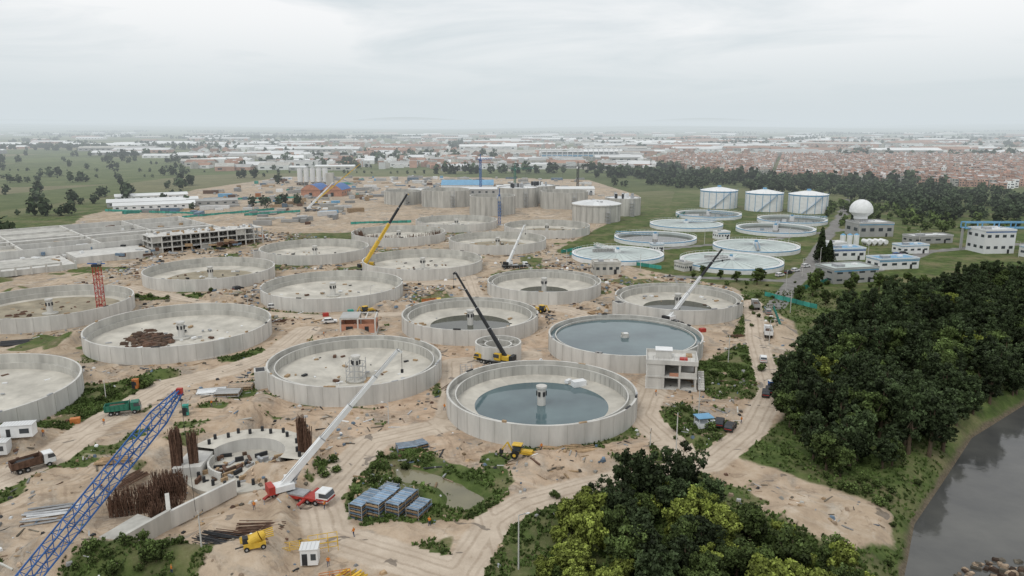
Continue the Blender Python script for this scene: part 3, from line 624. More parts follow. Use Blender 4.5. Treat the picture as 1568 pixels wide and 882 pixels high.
for i in range(9):
    a=R(200+i*16); b.cyl((9.4*math.cos(a),9.4*math.sin(a),zp+.5),(9.4*math.cos(a),9.4*math.sin(a),zp+1.7),.33,'dark',seg=8)
random.seed(12)
for i in range(70): b.box(random.uniform(-7,7),random.uniform(-8,5),zp+.5,random.uniform(.6,2.8),.5,random.uniform(.2,1.0),random.choice(['wood','dark','steel','mud','rust','wood']),random.uniform(0,3))
b.obj('circular_foundation',(-54,142,0))
b=MB(); pts=[(-64,107),(-59,118),(-62,124)]
for i in range(2):
    p,q_=pts[i],pts[i+1]; b.beam((*p,-.3),(*q_,-.3),.7,'concd',h=3.6,t=1+.1*i)
b.beam((-59,118,-.4),(-52,130,-.4),.6,'conc',h=3.2)
b.prism([(-70,110),(-64.4,107),(-59.7,118),(-66,121)],-2.6,-.9,'concd'); b.obj('retaining_wall')
def rebar(name,x,y,w,d,h,n,z0=-2.2,lean=.25):
    b=MB()
    for i in range(n):
        xx=random.uniform(-w/2,w/2);yy=random.choice([-d/2,d/2,random.uniform(-d/2,d/2)]); hh=h*random.uniform(.75,1.1)
        b.beam((xx,yy,0),(xx+random.gauss(0,lean),yy+random.gauss(0,lean),hh),.085,'rust',t=random.uniform(.6,1.5))
    for j in range(int(h/.9)):
        for s in(-d/2,d/2): b.beam((-w/2,s,.5+j*.8),(w/2,s,.5+j*.8),.07,'rust')
        for s in(-w/2,w/2): b.beam((s,-d/2,.5+j*.8),(s,d/2,.5+j*.8),.07,'rust')
    b.obj(name,(x,y,z0),random.uniform(-.1,.4))
random.seed(5)
rebar('rebar_column_cage',-66.3,138,1.8,1.4,9.5,190,lean=.16); rebar('rebar_column_cage',-63.4,139,1.6,1.2,8.5,150,lean=.16); rebar('rebar_column_cage',-42.8,143,1.7,1.3,10,190,lean=.12); rebar('rebar_column_cage',-41.3,141.5,1.3,1.0,8.4,120,lean=.18)
rebar('rebar_wall_cage',-68,124,8,3,4.5,300,lean=.5); rebar('rebar_wall_cage',-64,129,6,2,4.2,200,lean=.5); rebar('rebar_wall_cage',-62,122.5,5,3,3.2,140,lean=.5); rebar('rebar_wall_cage',-66,133,5,2,3.5,140,lean=.4)
def stack(name,x,y,w,l,n,rot,k='bluef'):
    b=MB(); gz=hz1(x,y)
    for i in range(n):
        b.box(random.uniform(-.12,.12),random.uniform(-.2,.2),i*.42,w,l,.2,'wood' if i%2 else k,t=random.uniform(.5,1.1))
        for u in(-.4,0,.4): b.box(u*w,0,i*.42+.2,.15,l*.98,.22,'dark')
    for j in range(5): b.box(random.uniform(-.08,.08),-l*.39+j*l*.195,n*.42,w*.95,l*.18,.14,k,t=random.uniform(1.0,1.8))
    for u in range(5): b.box(0,-l*.4+u*l*.2,n*.42+.15,w*.95,.12,.08,'steel')
    for u in(-.5,.5):
        for v in(-.5,-.17,.17,.5): b.beam((u*w,v*l,0),(u*w,v*l,n*.42+.2),.12,'steel')
    b.obj(name,(x,y,gz),rot)
for x,y,w,l,n in[(-25.6,121,2.6,6.5,6),(-22.6,121.5,2.6,7,6),(-19.3,121,2.6,6.5,6),(-16.2,119.8,2.4,4.5,4),(-22.5,126.5,2.6,3,3)]: stack('formwork_stack',x,y,w,l,n,R(-24))
stack('formwork_stack',-22,146,4,3,2,.3); stack('formwork_stack',-19.5,147.5,3,3,2,.6)
stack('timber_stack',-70,184,6,4,2,.2,'wood'); stack('steel_plate_stack',-76,180,7,4,1,.3,'roofw'); stack('steel_plate_stack',-71,178,6,4,2,.1,'grey'); stack('timber_stack',-63,200,5,3,3,.4,'wood')
# ------------------------------------------------------------------ vehicles
def dump_truck(x,y,rot,bed='green',cab='green',load='mud'):
    b=MB(); b.box(-.3,0,.7,7.2,.9,.4,'dark'); wheels(b,[-2.6,-1.3,2.4],1.2,.5)
    b.side([(1.6,.8),(3.6,.8),(3.65,1.7),(3.3,2.8),(1.6,2.8)],-1.15,1.15,cab); b.side([(2.3,1.8),(3.68,1.8),(3.35,2.6),(2.3,2.6)],-1.17,1.17,'glass'); b.box(3.66,0,.8,.12,1.9,.6,'steel')
    b.side([(-3.9,1.15),(1.3,1.15),(1.3,2.7),(-3.9,2.5)],-1.25,-1.15,bed); b.side([(-3.9,1.15),(1.3,1.15),(1.3,2.7),(-3.9,2.5)],1.15,1.25,bed); b.box(-1.3,0,1.1,5.2,2.3,.12,bed); b.box(1.3,0,1.15,.12,2.5,1.8,bed); b.box(-3.9,0,1.15,.12,2.5,1.3,bed)
    for i in range(6): 
        for s in(-1.28,1.28): b.box(-3.6+i*.95,s,1.15,.12,.08,1.3,bed,t=.8)
    b.box(-1.3,0,1.22,4.8,2.1,1.1,load,top=.6); b.obj('dump_truck',(x,y,hz1(x,y)+.02),rot)
dump_truck(-91,166,R(20)); dump_truck(-94,137,R(45),'rust','white','dark'); dump_truck(-148,440,R(30),'orange','white'); dump_truck(82,232,R(75),'white','white'); dump_truck(90,270,R(80),'grey','white'); dump_truck(-30,275,R(10),'orange','yellow')
def car(name,x,y,rot,k,suv=True):
    b=MB(); h=1.75 if suv else 1.45
    b.side([(-2.3,.4),(2.3,.4),(2.35,.8),(2.2,1.0),(1.1,1.1),(-2.3,1.1)],-.92,.92,k); b.side([(-2.15,1.08),(1.15,1.08),(.5,h-.08),(-1.95,h-.08)],-.86,.86,'glass'); b.side([(-1.95,h-.1),(.5,h-.1),(.4,h),(-1.85,h)],-.84,.84,k)
    for xx in(-2.0,-.7,.6): b.beam((xx-.05,.87,1.1),(xx-.05-.15*(xx>0),.85,h-.05),.08,k); b.beam((xx-.05,-.87,1.1),(xx-.05-.15*(xx>0),-.85,h-.05),.08,k)
    wheels(b,[-1.45,1.45],.95,.37); b.box(2.33,0,.6,.06,1.5,.2,'white'); b.box(-2.3,0,.75,.06,1.6,.15,'red'); b.obj(name,(x,y,hz1(x,y)+.02),rot)
car('parked_suv',48.5,156.5,R(60),'dark'); car('parked_suv',46.8,159,R(70),'dark'); car('parked_car',63.5,178,R(70),'dark'); car('parked_car',65,180,R(70),'dark')
random.seed(31)
for x,y,rot in[(-62,248,.3),(-30,264,.1),(-20,270,.2),(92,262,1.4),(120,330,.6),(126,336,.6),(131,341,.6),(160,355,.3),(166,357,.3),(200,385,.3),(-88,270,.2),(-112,300,1),(28,330,.4),(140,352,.5),(205,388,.4),(72,206,1.3)]:
    car('pickup_car',x,y,rot,random.choice(['white','white','grey','grey','blue','dark']))
def backhoe(x,y,rot,k='orange'):
    b=MB(); b.box(.6,0,.9,3.2,1.1,.8,k); b.box(-1.2,0,.9,1.6,1.5,.5,'dark')
    for s in(-1,1):
        b.cyl((-1.3,s*.8,.8),(-1.3,s*1.25,.8),.8,'black',seg=18); b.cyl((1.7,s*.8,.5),(1.7,s*1.1,.5),.5,'black',seg=16); b.cyl((-1.3,s*1.0,.8),(-1.3,s*1.27,.8),.35,'yellow',seg=12)
    for sx in(-1.8,-.2):
        for s in(-.7,.7): b.beam((sx,s,1.3),(sx+.1,s,2.7),.1,'dark')
    b.box(-.95,0,1.5,1.4,1.3,1.0,'glass'); b.box(-.95,0,2.7,2.0,1.7,.14,k)
    for s in(-.6,.6): b.beam((.2,s,1.5),(2.6,s,1.2),.2,k); b.beam((2.6,s,1.2),(3.3,s,.4),.18,k)
    b.side([(3.2,.1),(4.1,.1),(4.0,.3),(3.4,.9),(3.2,.9)],-1.1,1.1,'dark'); b.beam((-2,0,1.1),(-3.0,0,3.0),.3,k); b.beam((-3,0,3),(-4.2,0,1.2),.24,k); b.box(-4.3,0,.5,.7,.7,.8,'dark')
    b.obj('backhoe_loader',(x,y,hz1(x,y)+.05),rot)
backhoe(2,140.5,R(-15),'yellow'); backhoe(-52,262,R(40),'yellow'); backhoe(10,262,R(140),'yellow'); backhoe(-200,640,R(10),'yellow'); backhoe(-110,140,R(80),'rust')
b=MB()
for sx in(-1.6,1.6):
    for sy in(-1.3,1.3): b.beam((sx,sy,0),(sx,sy,2.4),.12,'white')
b.box(0,0,0,3,2.4,1.0,'white'); b.box(0,0,2.4,3.8,3.1,.12,'ltblue'); b.box(0,1.1,1,3,.08,1.4,'grey'); b.box(2.6,.5,0,1.1,.9,1,'white'); b.obj('guard_kiosk',(43,158.5,hz1(43,158)),.2)
def pole(x,y,h,arm=False):
    b=MB(); b.cyl((0,0,-.3),(0,0,h),.14,'conc',r2=.09,seg=8)
    if arm: b.beam((-1.1,0,h-.6),(1.1,0,h-.6),.12,'wood'); [b.cyl((u,0,h-.55),(u,0,h-.25),.06,'dark',seg=6) for u in(-1,0,1)]
    else: b.beam((0,0,h),(1.3,-.2,h+.2),.09,'steel'); b.box(1.4,-.2,h+.1,.6,.25,.12,'white')
    b.obj('utility_pole' if arm else 'street_lamp',(x,y,hz1(x,y)),random.uniform(0,3))
for p in[(34,145,8.5,1),(1,103,9,0),(43,163,9,0),(-48,105,6,1),(29,147,4,1),(62,206,8,1),(79,222,8,0),(49,190,8,0),(100,262,8,0),(112,300,8,0),(130,330,8,0),(150,360,8,0),(60,345,8,0),(26,352,8,0),(-56,290,9,0),(-97,268,7,1),(70,400,8,0),(185,385,8,0),(230,420,8,0),(205,440,8,0),(160,430,8,0),(110,425,8,0),(260,380,8,0),(-28,160,5,0),(-100,175,5,1)]: pole(*p)
def cabin(name,x,y,w,d,h,rot,k,kr='roofw'):
    b=MB(); b.box(0,0,.15,w,d,h,k); b.box(0,0,h+.15,w+.2,d+.2,.1,kr); b.box(w*.25,-d/2,1.0,w*.3,.08,h*.4,'glass'); b.box(-w*.25,-d/2,.2,.8,.08,1.9,'dark'); b.box(-w/2,0,1,.08,d*.5,h*.35,'glass')
    for i in range(int(w/.6)): b.box(-w/2+.3+i*.6,d/2,.15,.08,.1,h,k,t=.8); b.box(-w/2+.3+i*.6,0,h+.25,.06,d,.05,kr,t=.85)
    b.obj(name,(x,y,hz1(x,y)),rot)
cabin('white_cabin',-31,104,2.6,2.2,2.6,.1,'white'); cabin('site_container',-103,147,6,2.5,2.6,.2,'white'); cabin('site_container',-106,143,6,2.5,2.6,.2,'roofw'); cabin('portable_toilet',-76,165,1.2,1.2,2.3,.3,'teal','teal'); cabin('portable_toilet',66,182,1.1,1.1,2.3,.2,'blue','white')
cabin('site_container',-30,232,6,2.5,2.6,.1,'steel'); cabin('white_cabin',-19,228,2.5,2.5,2.5,.2,'white'); cabin('portable_toilet',-96,182,1.2,1.2,2.3,0,'orange','orange')
b=MB(); b.box(0,0,.4,3.2,1.6,.8,'yellow'); b.cyl((-.8,0,1.2),(.8,0,1.9),.8,'yellow',seg=16); b.cyl((1,0,1.9),(1.6,0,2.2),.8,'yellow',r2=.35,seg=16); wheels(b,[-1.2,1.2],.9,.4); b.beam((-1.6,0,.6),(-2.8,0,.5),.15,'dark'); b.box(-1.3,0,1.2,.8,1,.9,'dark')
for u in range(5): b.beam((-2,2+u*.4,.1),(3,2.2+u*.45,.3+u*.1),.15,'yellow')
b.obj('concrete_mixer',(-39,103,hz1(-39,103)),.4)
def scaff(x,y,w,d,h,k='yellow'):
    b=MB(); nx_=int(w/1.5)
    for i in range(nx_+1):
        for s in(-d/2,d/2): b.beam((-w/2+i*1.5,s,0),(-w/2+i*1.5,s,h),.09,k)
        b.beam((-w/2+i*1.5,-d/2,h*.5),(-w/2+i*1.5,d/2,h),.08,k)
    for zz in(h*.33,h*.66,h):
        for s in(-d/2,d/2): b.beam((-w/2,s,zz),(w/2,s,zz),.08,k)
    b.obj('scaffold',(x,y,hz1(x,y)),.3)
scaff(-30,108,4.5,1.5,2.4); scaff(-26,99,4.5,2.5,1.2,'orange'); scaff(-35,107,6,1.5,.8); scaff(-12,190,3,2,4,'steel')
def bundle(name,x,y,l,n,rot,k,r=.07,spread=.9):
    b=MB()
    for i in range(n):
        yy=random.gauss(0,spread); b.cyl((-l/2+random.uniform(-.5,.5),yy,.1+random.uniform(0,.5)),(l/2+random.uniform(-.5,.5),yy+random.uniform(-.4,.4),.1+random.uniform(0,.5)),r,k,seg=5,t=random.uniform(.6,1.4))
    b.obj(name,(x,y,hz1(x,y)),rot)
for a in[('rebar_bundle',-44,109,9,40,-.1,'rust'),('rebar_bundle',-41,111,7,30,.1,'rust'),('rebar_bundle',-46,107,8,24,-.3,'dark'),('pipe_bundle',-25,98,7,14,1.0,'yellow',.15,.9),('rebar_bundle',-84,250,12,30,.1,'rust'),('rebar_bundle',-100,248,10,30,-.2,'rust'),('rebar_bundle',-93,255,9,26,.2,'dark'),('timber_pile',-88,253,6,20,.6,'wood',.12),('rebar_bundle',-15,184,6,20,1.2,'rust'),('timber_pile',10,146,9,14,-.1,'wood',.15),('timber_pile',14,143,6,12,.3,'wood',.15),('pipe_bundle',-155,225,8,14,.3,'dark',.3,1.4),('timber_pile',-60,205,6,24,.9,'wood',.1),('pipe_bundle',-80,118,7,10,.3,'steel',.2,1.2),('rebar_bundle',-104,122,4,40,.2,'rust',.12,.8),('timber_pile',72,232,4,16,.4,'rust',.12),('timber_pile',30,262,5,16,.4,'wood',.12),('rebar_bundle',-74,133,8,30,1.2,'rust'),('timber_pile',-80,140,6,20,.2,'wood',.12)]: bundle(*a)
# ------------------------------------------------------------------ general small site clutter
def free(x,y,m=1.5):
    for T in TANKS+CLAR:
        if (x-T[0])**2+(y-T[1])**2<(T[2]+m)**2: return False
    return True
def scatter(n,box,test):
    o=[]; 
    while len(o)<n:
        xx=rng.uniform(box[0],box[1],n*3); yy=rng.uniform(box[2],box[3],n*3)
        ok=test(xx,yy)
        for a,c_ in zip(xx[ok],yy[ok]):
            o.append((a,c_)); 
            if len(o)>=n: break
    return o
b=MB(); random.seed(44)
def tst(x_,y_): 
    r=sd(DIRT,x_,y_)>2
    for T in TANKS: r&=(x_-T[0])**2+(y_-T[1])**2>(T[2]+1.2)**2
    for l,w in ROADS: r&=ld(l,x_,y_)>w
    r&=vnoise(x_,y_,16,11)+rng.uniform(-.3,.3,x_.shape)>.5
    return r
pts=scatter(6500,(-190,95,90,480),tst); zs=hz([p[0] for p in pts],[p[1] for p in pts])
for (x_,y_),z_ in zip(pts,zs):
    s=random.uniform(.2,.8)*(1 if y_<250 else 1.6); k=random.choice(['wood','wood','steel','dark','rust','rock','rock','soil','soil','soil','concd','grey','bluef','white'])
    if random.random()<.45: b.box(x_,y_,z_-.05,s*random.uniform(1.5,5),s*.4,s*.3,k,random.uniform(0,3.1),t=random.uniform(.5,1.2))
    else: b.box(x_,y_,z_-.05,s*1.3,s,s*.6,k,random.uniform(0,3.1),t=random.uniform(.5,1.2),top=random.uniform(.4,.9))
for k,x_,y_ in[('red',62,236),('red',-66,258),('teal',-58,262),('ltblue',-100,265),('orange',-99,160)]: b.box(x_,y_,hz1(x_,y_),2,1.4,1.2,k,.4)
b.obj('construction_debris')
b=MB()
for i in range(520):
    a=random.uniform(0,6.28); r=math.sqrt(random.random()); x_=80+13*r*math.cos(a)*.9;y_=101+10*r*math.sin(a); s=random.uniform(.3,1.2)
    b.box(x_,y_,-4.2+.9*(1-r),s*1.3,s,s*.8,random.choice(['rock','rock','mud','soil']),random.uniform(0,3),top=.55,t=random.uniform(.4,1.0))
b.obj('rocky_islet')
# ------------------------------------------------------------------ trees
def leafcloud(cent,rad,n,size,sz_var=.5):
    k=len(cent); idx=rng.integers(0,k,n); d=rng.normal(size=(n,3)); d/=np.linalg.norm(d,axis=1)[:,None]; rr=rng.uniform(.3,1.15,n)**.7
    p=cent[idx]+d*(rad[idx]*rr)[:,None]*np.array([1,1,.8])
    nrm=d+rng.normal(size=(n,3))*.9; nrm/=np.linalg.norm(nrm,axis=1)[:,None]; t=np.cross(nrm,rng.normal(size=(n,3))); t/=np.linalg.norm(t,axis=1)[:,None]; u=np.cross(nrm,t)
    s=size*rng.uniform(1-sz_var,1+sz_var,n)[:,None]; t=t*s;u=u*s*.6
    V=np.stack([p-t,p-u,p+t,p+u],1)
    return V,idx,d
def tree_mesh(name,h,w,kind,leafk,n=4200,size=.3):
    zc=h*.56; cl=[];rd=[]
    if kind=='conifer':
        for i in range(46):
            t=(i/46); z_=h*(.12+.86*t); r=w*(1-t)*.8+.2
            for j in range(3):
                a=rng.uniform(0,6.28); cl.append((r*math.cos(a)*.7,r*math.sin(a)*.7,z_)); rd.append(.35*r+.35)
    else:
        K=60; off=[(rng.uniform(-.3,.3)*w,rng.uniform(-.3,.3)*w,rng.uniform(-.12,.14)*h) for _ in range(5)]
        for i in range(K):
            d=rng.normal(size=3); d/=np.linalg.norm(d); rr=rng.uniform(.3,1.0)**.7; o_=off[i%5]
            if kind=='tall':
                tz=rng.uniform(0,1); ww=w*.62*(1-tz**1.6*.85)*rr; c=(d[0]*ww,d[1]*ww,h*(.2+.8*tz))
            else: c=(o_[0]+d[0]*w*.62*rr,o_[1]+d[1]*w*.62*rr,zc+o_[2]+d[2]*h*.30*rr)
            cl.append(c); rd.append(w*rng.uniform(.12,.28))
    cl=np.array(cl);rd=np.array(rd); V,idx,d=leafcloud(cl,rd,n,size)
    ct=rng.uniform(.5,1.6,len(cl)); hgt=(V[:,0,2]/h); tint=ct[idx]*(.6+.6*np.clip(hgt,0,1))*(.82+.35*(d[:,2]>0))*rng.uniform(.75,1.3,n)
    b=MB(); b.cyl((0,0,-.5),(0,0,h*.35),.035*h,'bark',r2=.022*h,seg=8); b.cyl((0,0,h*.35),(.1,0,h*.75),.022*h,'bark',r2=.008*h,seg=6)
    for i in range(8 if kind!='conifer' else 0):
        c=cl[rng.integers(0,len(cl))]; b.cyl((0,0,h*rng.uniform(.25,.5)),tuple(c),.011*h,'bark',r2=.004*h,seg=5)
    o=len(b.v); b.v+=[tuple(p) for p in V.reshape(-1,3)]; mi=b.mi(leafk)
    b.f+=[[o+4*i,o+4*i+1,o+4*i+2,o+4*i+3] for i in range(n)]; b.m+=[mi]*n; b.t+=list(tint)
    return b.mesh(name)
TM={}
TM['d']=[tree_mesh('broadleaf_dark_a',12,4.8,'round','leafd'),tree_mesh('broadleaf_dark_b',11,4.4,'round','leafd'),tree_mesh('broadleaf_dark_c',13,4.2,'round','leafd')]
TM['t']=[tree_mesh('tall_dark_a',14,4.4,'tall','leafd'),tree_mesh('tall_dark_b',15,3.8,'tall','leafd')]
TM['m']=[tree_mesh('broadleaf_mid_a',11,4.6,'round','leafm'),tree_mesh('broadleaf_mid_b',10,4.0,'round','leafm')]
TM['l']=[tree_mesh('broadleaf_light_a',9,4.2,'round','leafl'),tree_mesh('broadleaf_light_b',10,3.8,'round','leafl')]
TM['c']=[tree_mesh('conifer',12,3.4,'conifer','leafd')]
TM['b']=[tree_mesh('shrub',2.6,1.9,'round','leafm',n=600,size=.2)]
def plant(kind,x,y,s=1,name='broadleaf_tree',parent=None,z=None):
    me_=random.choice(TM[kind]); a=random.uniform(0,6.28); o=put(name,me_,(x,y,(hz1(x,y) if z is None else z)-.2),a,(s*random.uniform(.88,1.15),s*random.uniform(.88,1.15),s*random.uniform(.8,1.25)),parent); return o
random.seed(55)
wood=bpy.data.objects.new('riverbank_woodland',None); col.objects.link(wood)
F1=[(78,194),(88,212),(104,240),(118,262),(160,292),(205,318),(320,345),(320,240),(182,219),(134,186),(106,164),(88,145),(76,137),(58,132),(57,140),(60,146),(62,165),(70,186)]
def grid_pts(poly,sp):
    P=np.array(poly); xs_=np.arange(P[:,0].min(),P[:,0].max(),sp); ys_=np.arange(P[:,1].min(),P[:,1].max(),sp); X_,Y_=np.meshgrid(xs_,ys_); x_=X_.ravel()+rng.uniform(-sp*.48,sp*.48,X_.size);y_=Y_.ravel()+rng.uniform(-sp*.48,sp*.48,X_.size)
    k_=sd(poly,x_,y_)>0; return np.stack([x_[k_],y_[k_]],1)
gp=grid_pts(F1,4.9); gz=hz(gp[:,0],gp[:,1])
for (x_,y_),z_ in zip(gp,gz):
    if x_>y_*.8+8 or (random.random()<.08): continue
    r=random.random(); plant('d' if r<.64 else ('t' if r<.8 else ('m' if r<.98 else 'l')),x_,y_,random.uniform(.6,1.12)*(1.0 if y_<240 else .85),'tree',wood,z_)
F2=[(6,108),(11,116),(22,120),(34,118),(44,107),(52,98),(52,80),(3,80),(4,95)]
gp=grid_pts(F2,4.4); gz=hz(gp[:,0],gp[:,1])
for (x_,y_),z_ in zip(gp,gz):
    r=random.random(); 
    if x_<17 and y_>88: k='m' if r<.3 else 'l'
    elif x_>30 and y_<108: k='l' if r<.65 else 'm'
    else: k='d' if r<.42 else ('m' if r<.75 else 'l')
    plant(k,x_,y_,random.uniform(.55,.88)*(.6 if x_<8 else 1),'broadleaf_tree',None,z_)
for x_,y_,s in[(24,121,1.0),(29,120,1.02),(20,118,.9),(33,117,.9),(16,116,.75),(27,116,1.0)]: plant('d',x_,y_,s)
for x_,y_,s in[(152,365,1.25),(155,362,1.0)]: plant('c',x_,y_,s,'conifer_tree')
for x_,y_,s in[(119,290,.8),(112,285,.6),(124,300,.7),(130,312,.6),(104,312,.7),(97,318,.6),(108,320,.7),(92,325,.5),(118,275,.6),(136,296,.7),(142,305,.6),(86,332,.4),(80,325,.4),(150,300,.7),(158,306,.7),(168,312,.6)]: plant('m',x_,y_,s)
for i in range(260):
    p=random.choice([(-99,160,12,18),(60,205,10,14),(85,262,5,20),(40,160,6,9),(-30,137,9,6),(14,122,10,5),(66,128,14,6),(-95,180,6,8),(-60,104,9,4),(120,300,30,20),(34,332,20,6),(72,130,20,12),(60,118,8,12),(-120,290,40,5)]); x_=p[0]+random.uniform(-1,1)*p[2];y_=p[1]+random.uniform(-1,1)*p[3]
    if not free(x_,y_,1.5): continue
    g=max(float(sd(q_,np.array([x_]),np.array([y_]))[0]) for q_ in GR); 
    if g<0 and x_<(54 if y_<140 else 80): continue
    if float(sd(RIVER,np.array([x_]),np.array([y_]))[0])>-2 or (x_>40 and y_<140 and float(sd(DIRT,np.array([x_]),np.array([y_]))[0])>0): continue
    plant('b',x_,y_,random.uniform(.3,.9),'shrub')
def far_trees(name,pts_,hmin,hmax,nq,size,k='leaff'):
    n=len(pts_); h=rng.uniform(hmin,hmax,n); z0=hz(pts_[:,0],pts_[:,1])
    base=rng.normal(size=(n,nq,3)); base/=np.linalg.norm(base,axis=2)[:,:,None]; rr=rng.uniform(.3,1.1,(n,nq,1)); 
    c=np.stack([pts_[:,0],pts_[:,1],z0+h*.5],1)[:,None,:]; wd=rng.uniform(.3,.5,n); sc_=np.stack([h*wd,h*wd,h*.5],1)[:,None,:]
    p=(c+base*rr*sc_).reshape(-1,3); m=len(p); d=base.reshape(-1,3)
    nr=d+rng.normal(size=(m,3))*.6; nr/=np.linalg.norm(nr,axis=1)[:,None]; t=np.cross(nr,rng.normal(size=(m,3))); t/=np.linalg.norm(t,axis=1)[:,None]; u=np.cross(nr,t)
    s=(np.repeat(h,nq)*size*rng.uniform(.6,1.4,m))[:,None]; V=np.stack([p-t*s,p-u*s,p+t*s,p+u*s],1)
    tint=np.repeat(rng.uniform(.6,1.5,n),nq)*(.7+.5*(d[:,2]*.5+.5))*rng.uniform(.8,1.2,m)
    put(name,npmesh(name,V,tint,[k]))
F3=[(106,843),(142,1130),(286,1040),(397,892),(492,724),(420,560),(325,475),(292,543),(311,724),(219,799)]
gp=grid_pts(F3,9); far_trees('tree_belt',gp[(rng.random(len(gp))<.62)&(vnoise(gp[:,0],gp[:,1],45,6)>.28)],5,12,70,.12)
gp=grid_pts([(220,500),(262,470),(330,470),(330,560),(290,640),(250,640)],8); far_trees('tree_belt',gp[rng.random(len(gp))<.4],3,8,80,.13,'leafm')
def row(Lr,x0,y0,x1,y1,sp,w=6,miss=.15):
    n=max(2,int(math.hypot(x1-x0,y1-y0)/sp))
    for i in range(n):
        if random.random()<miss: continue
        Lr.append((x0+(x1-x0)*i/n+random.uniform(-w,w),y0+(y1-y0)*i/n+random.uniform(-w,w)))
L_=[];S_=[]
row(L_,-100,1060,140,1090,9);row(L_,-420,1400,-150,1350,10,15,.3);row(L_,100,1000,480,830,8,10)
row(S_,-900,1150,-100,1060,12,5,.35);row(S_,-1000,900,-420,1000,16,5,.5);row(S_,-620,760,-340,880,18,5,.6);row(S_,-800,600,-340,560,14,4,.5)
for i in range(90):
    yy=1400*math.exp(random.random()*1.7); xx=random.uniform(-.75,.75)*yy; a=random.choice([.1,.2,1.6,-.3,.0]); l=random.uniform(60,.16*yy+80); row(L_,xx,yy,xx+l*math.cos(a),yy+l*math.sin(a)*.6,10,random.choice([5,12,30]),.25)
for k_ in range(5): row(L_,-1700,3900+k_*130,-500,3900+k_*130,11,50,.3)
for k_ in range(3): row(L_,200,3200+k_*130,1400,3300+k_*130,14,50,.4)
for k_ in range(3): row(L_,-2600,4300+k_*150,-1500,4300+k_*150,14,60,.4)
row(L_,-1500,2300,-1250,2330,9,20,.1); row(L_,-1500,2360,-1230,2330,9,20,.1)
far_trees('distant_tree_line',np.array(L_),8,18,42,.17); far_trees('hedgerow',np.array(S_),2.5,6,40,.17)
C=[]
for i in range(60):
    yy=random.uniform(600,1800); xx=random.uniform(-.72,-.30)*yy
    for j in range(random.choice([1,1,2,4])): C.append((xx+random.gauss(0,9),yy+random.gauss(0,8)))
for (cx_,cy_,n_,s_) in[(-565,1380,22,14),(-440,1370,16,12),(-380,720,6,10),(-340,1250,25,25),(-350,560,5,8),(-285,412,30,12),(-300,430,16,14),(-250,1200,14,18),(245,1180,18,10),(700,2000,60,30),(860,1900,40,30)]:
    for j in range(n_): C.append((cx_+random.gauss(0,s_),cy_+random.gauss(0,s_*.6)))
C=[c for c in C if not(-300<c[0]<-160 and 330<c[1]<540)]
far_trees('field_trees',np.array(C),5,14,60,.14)
# ------------------------------------------------------------------ towns
def houses(name,pts_,w,d,h,mats,winp=True,rotv=(0,)):
    b=MB()
    for (x_,y_) in pts_:
        ww=random.uniform(*w);dd=random.uniform(*d);hh=random.uniform(*h);r=random.choice(rotv)+random.uniform(-.03,.03); k,kr=random.choice(mats); t=random.uniform(.7,1.25)
        b.box(x_,y_,-.5,ww,dd,hh+.5,k,r,t=t); b.box(x_,y_,hh+.003,ww*.94,dd*.94,.3,kr,r,t=random.uniform(.6,1.2))
        if random.random()<.4: b.box(x_+random.uniform(-1,1),y_+random.uniform(-1,1),hh+.3,ww*.4,dd*.4,2.2,k,r,t=t)
        if winp:
            c,s=math.cos(r),math.sin(r)
            for f in range(int(hh/2.7)):
                for u in(-.28,.12,.33):
                    if random.random()<.75: b.box(x_+u*ww*c+dd/2*s,y_+u*ww*s-dd/2*c,f*2.7+1,1.3,.12,1.3,'glass',r)
    b.obj(name)
TOWN=[(243,1196),(381,947),(542,799),(700,760),(1150,1150),(1250,1700),(335,1653)]
hm=[('hbrick','grey'),('hbrick','rooft'),('hbrick','grey'),('hbrick','roofw'),('concd','hbrick'),('hbrick','concd'),('white','rooft'),('hbrick','concd')]
allp=[]
ct,st=math.cos(-.35),math.sin(-.35)
for i in range(-90,90):
    if i%4==3: continue
    for j in range(-130,130):
        if j%12==11: continue
        u=i*13.5; v=j*7.2; x_=700+u*st*-1+v*ct; y_=1200+u*ct+v*st; allp.append((x_,y_))
allp=np.array(allp); k_=(sd(TOWN,allp[:,0],allp[:,1])>0)&(rng.random(len(allp))<.93)&(allp[:,0]<allp[:,1]*.76); allp=allp[k_]
random.seed(67); order=np.argsort(allp[:,1]); 
for ch in np.array_split(allp[order],6): houses('brick_house_block',ch,(6,7),(9,12.5),(5,9.5),hm,True,(-.35,))
def ware(name,lst):
    b=MB()
    for x_,y_,w,d,h,r,k,kr in lst:
        b.box(x_,y_,-.5,w,d,h+.5,k,r); n=max(1,int(d/22)); c,s=math.cos(r),math.sin(r)
        for i in range(n):
            v=-d/2+(i+.5)*d/n; dw=d/n
            P=[(-w/2,v-dw/2,h+.02),(w/2,v-dw/2,h+.02),(w/2,v,h+dw*.14),(-w/2,v,h+dw*.14),(w/2,v+dw/2,h+.02),(-w/2,v+dw/2,h+.02)]
            P=[(x_+p[0]*c-p[1]*s,y_+p[0]*s+p[1]*c,p[2]) for p in P]; b.add(P,[(0,1,2,3),(3,2,4,5),(1,4,2),(0,3,5)],kr,random.uniform(.85,1.1))
        for i in range(int(w/14)):
            u=-w/2+(i+.5)*14; b.box(x_+u*c+d/2*s,y_+u*s-d/2*c,h*.35,6,.2,h*.3,'glass',r)
    b.obj(name)
random.seed(70)
ware('greenhouse',[(-1150,2650,420,90,7,.02,'white','roofw'),(-1300,2450,240,60,7,.02,'white','roofw'),(-760,2200,160,60,7,.05,'white','roofw'),(-560,2000,220,40,7,.0,'white','roofw'),(-900,1750,120,30,6,.0,'grey','roofw'),(-800,2500,300,80,7,.02,'white','roofw'),(-700,1600,140,26,5,.05,'white','roofw'),(-480,1650,120,30,6,.1,'white','roofw')])
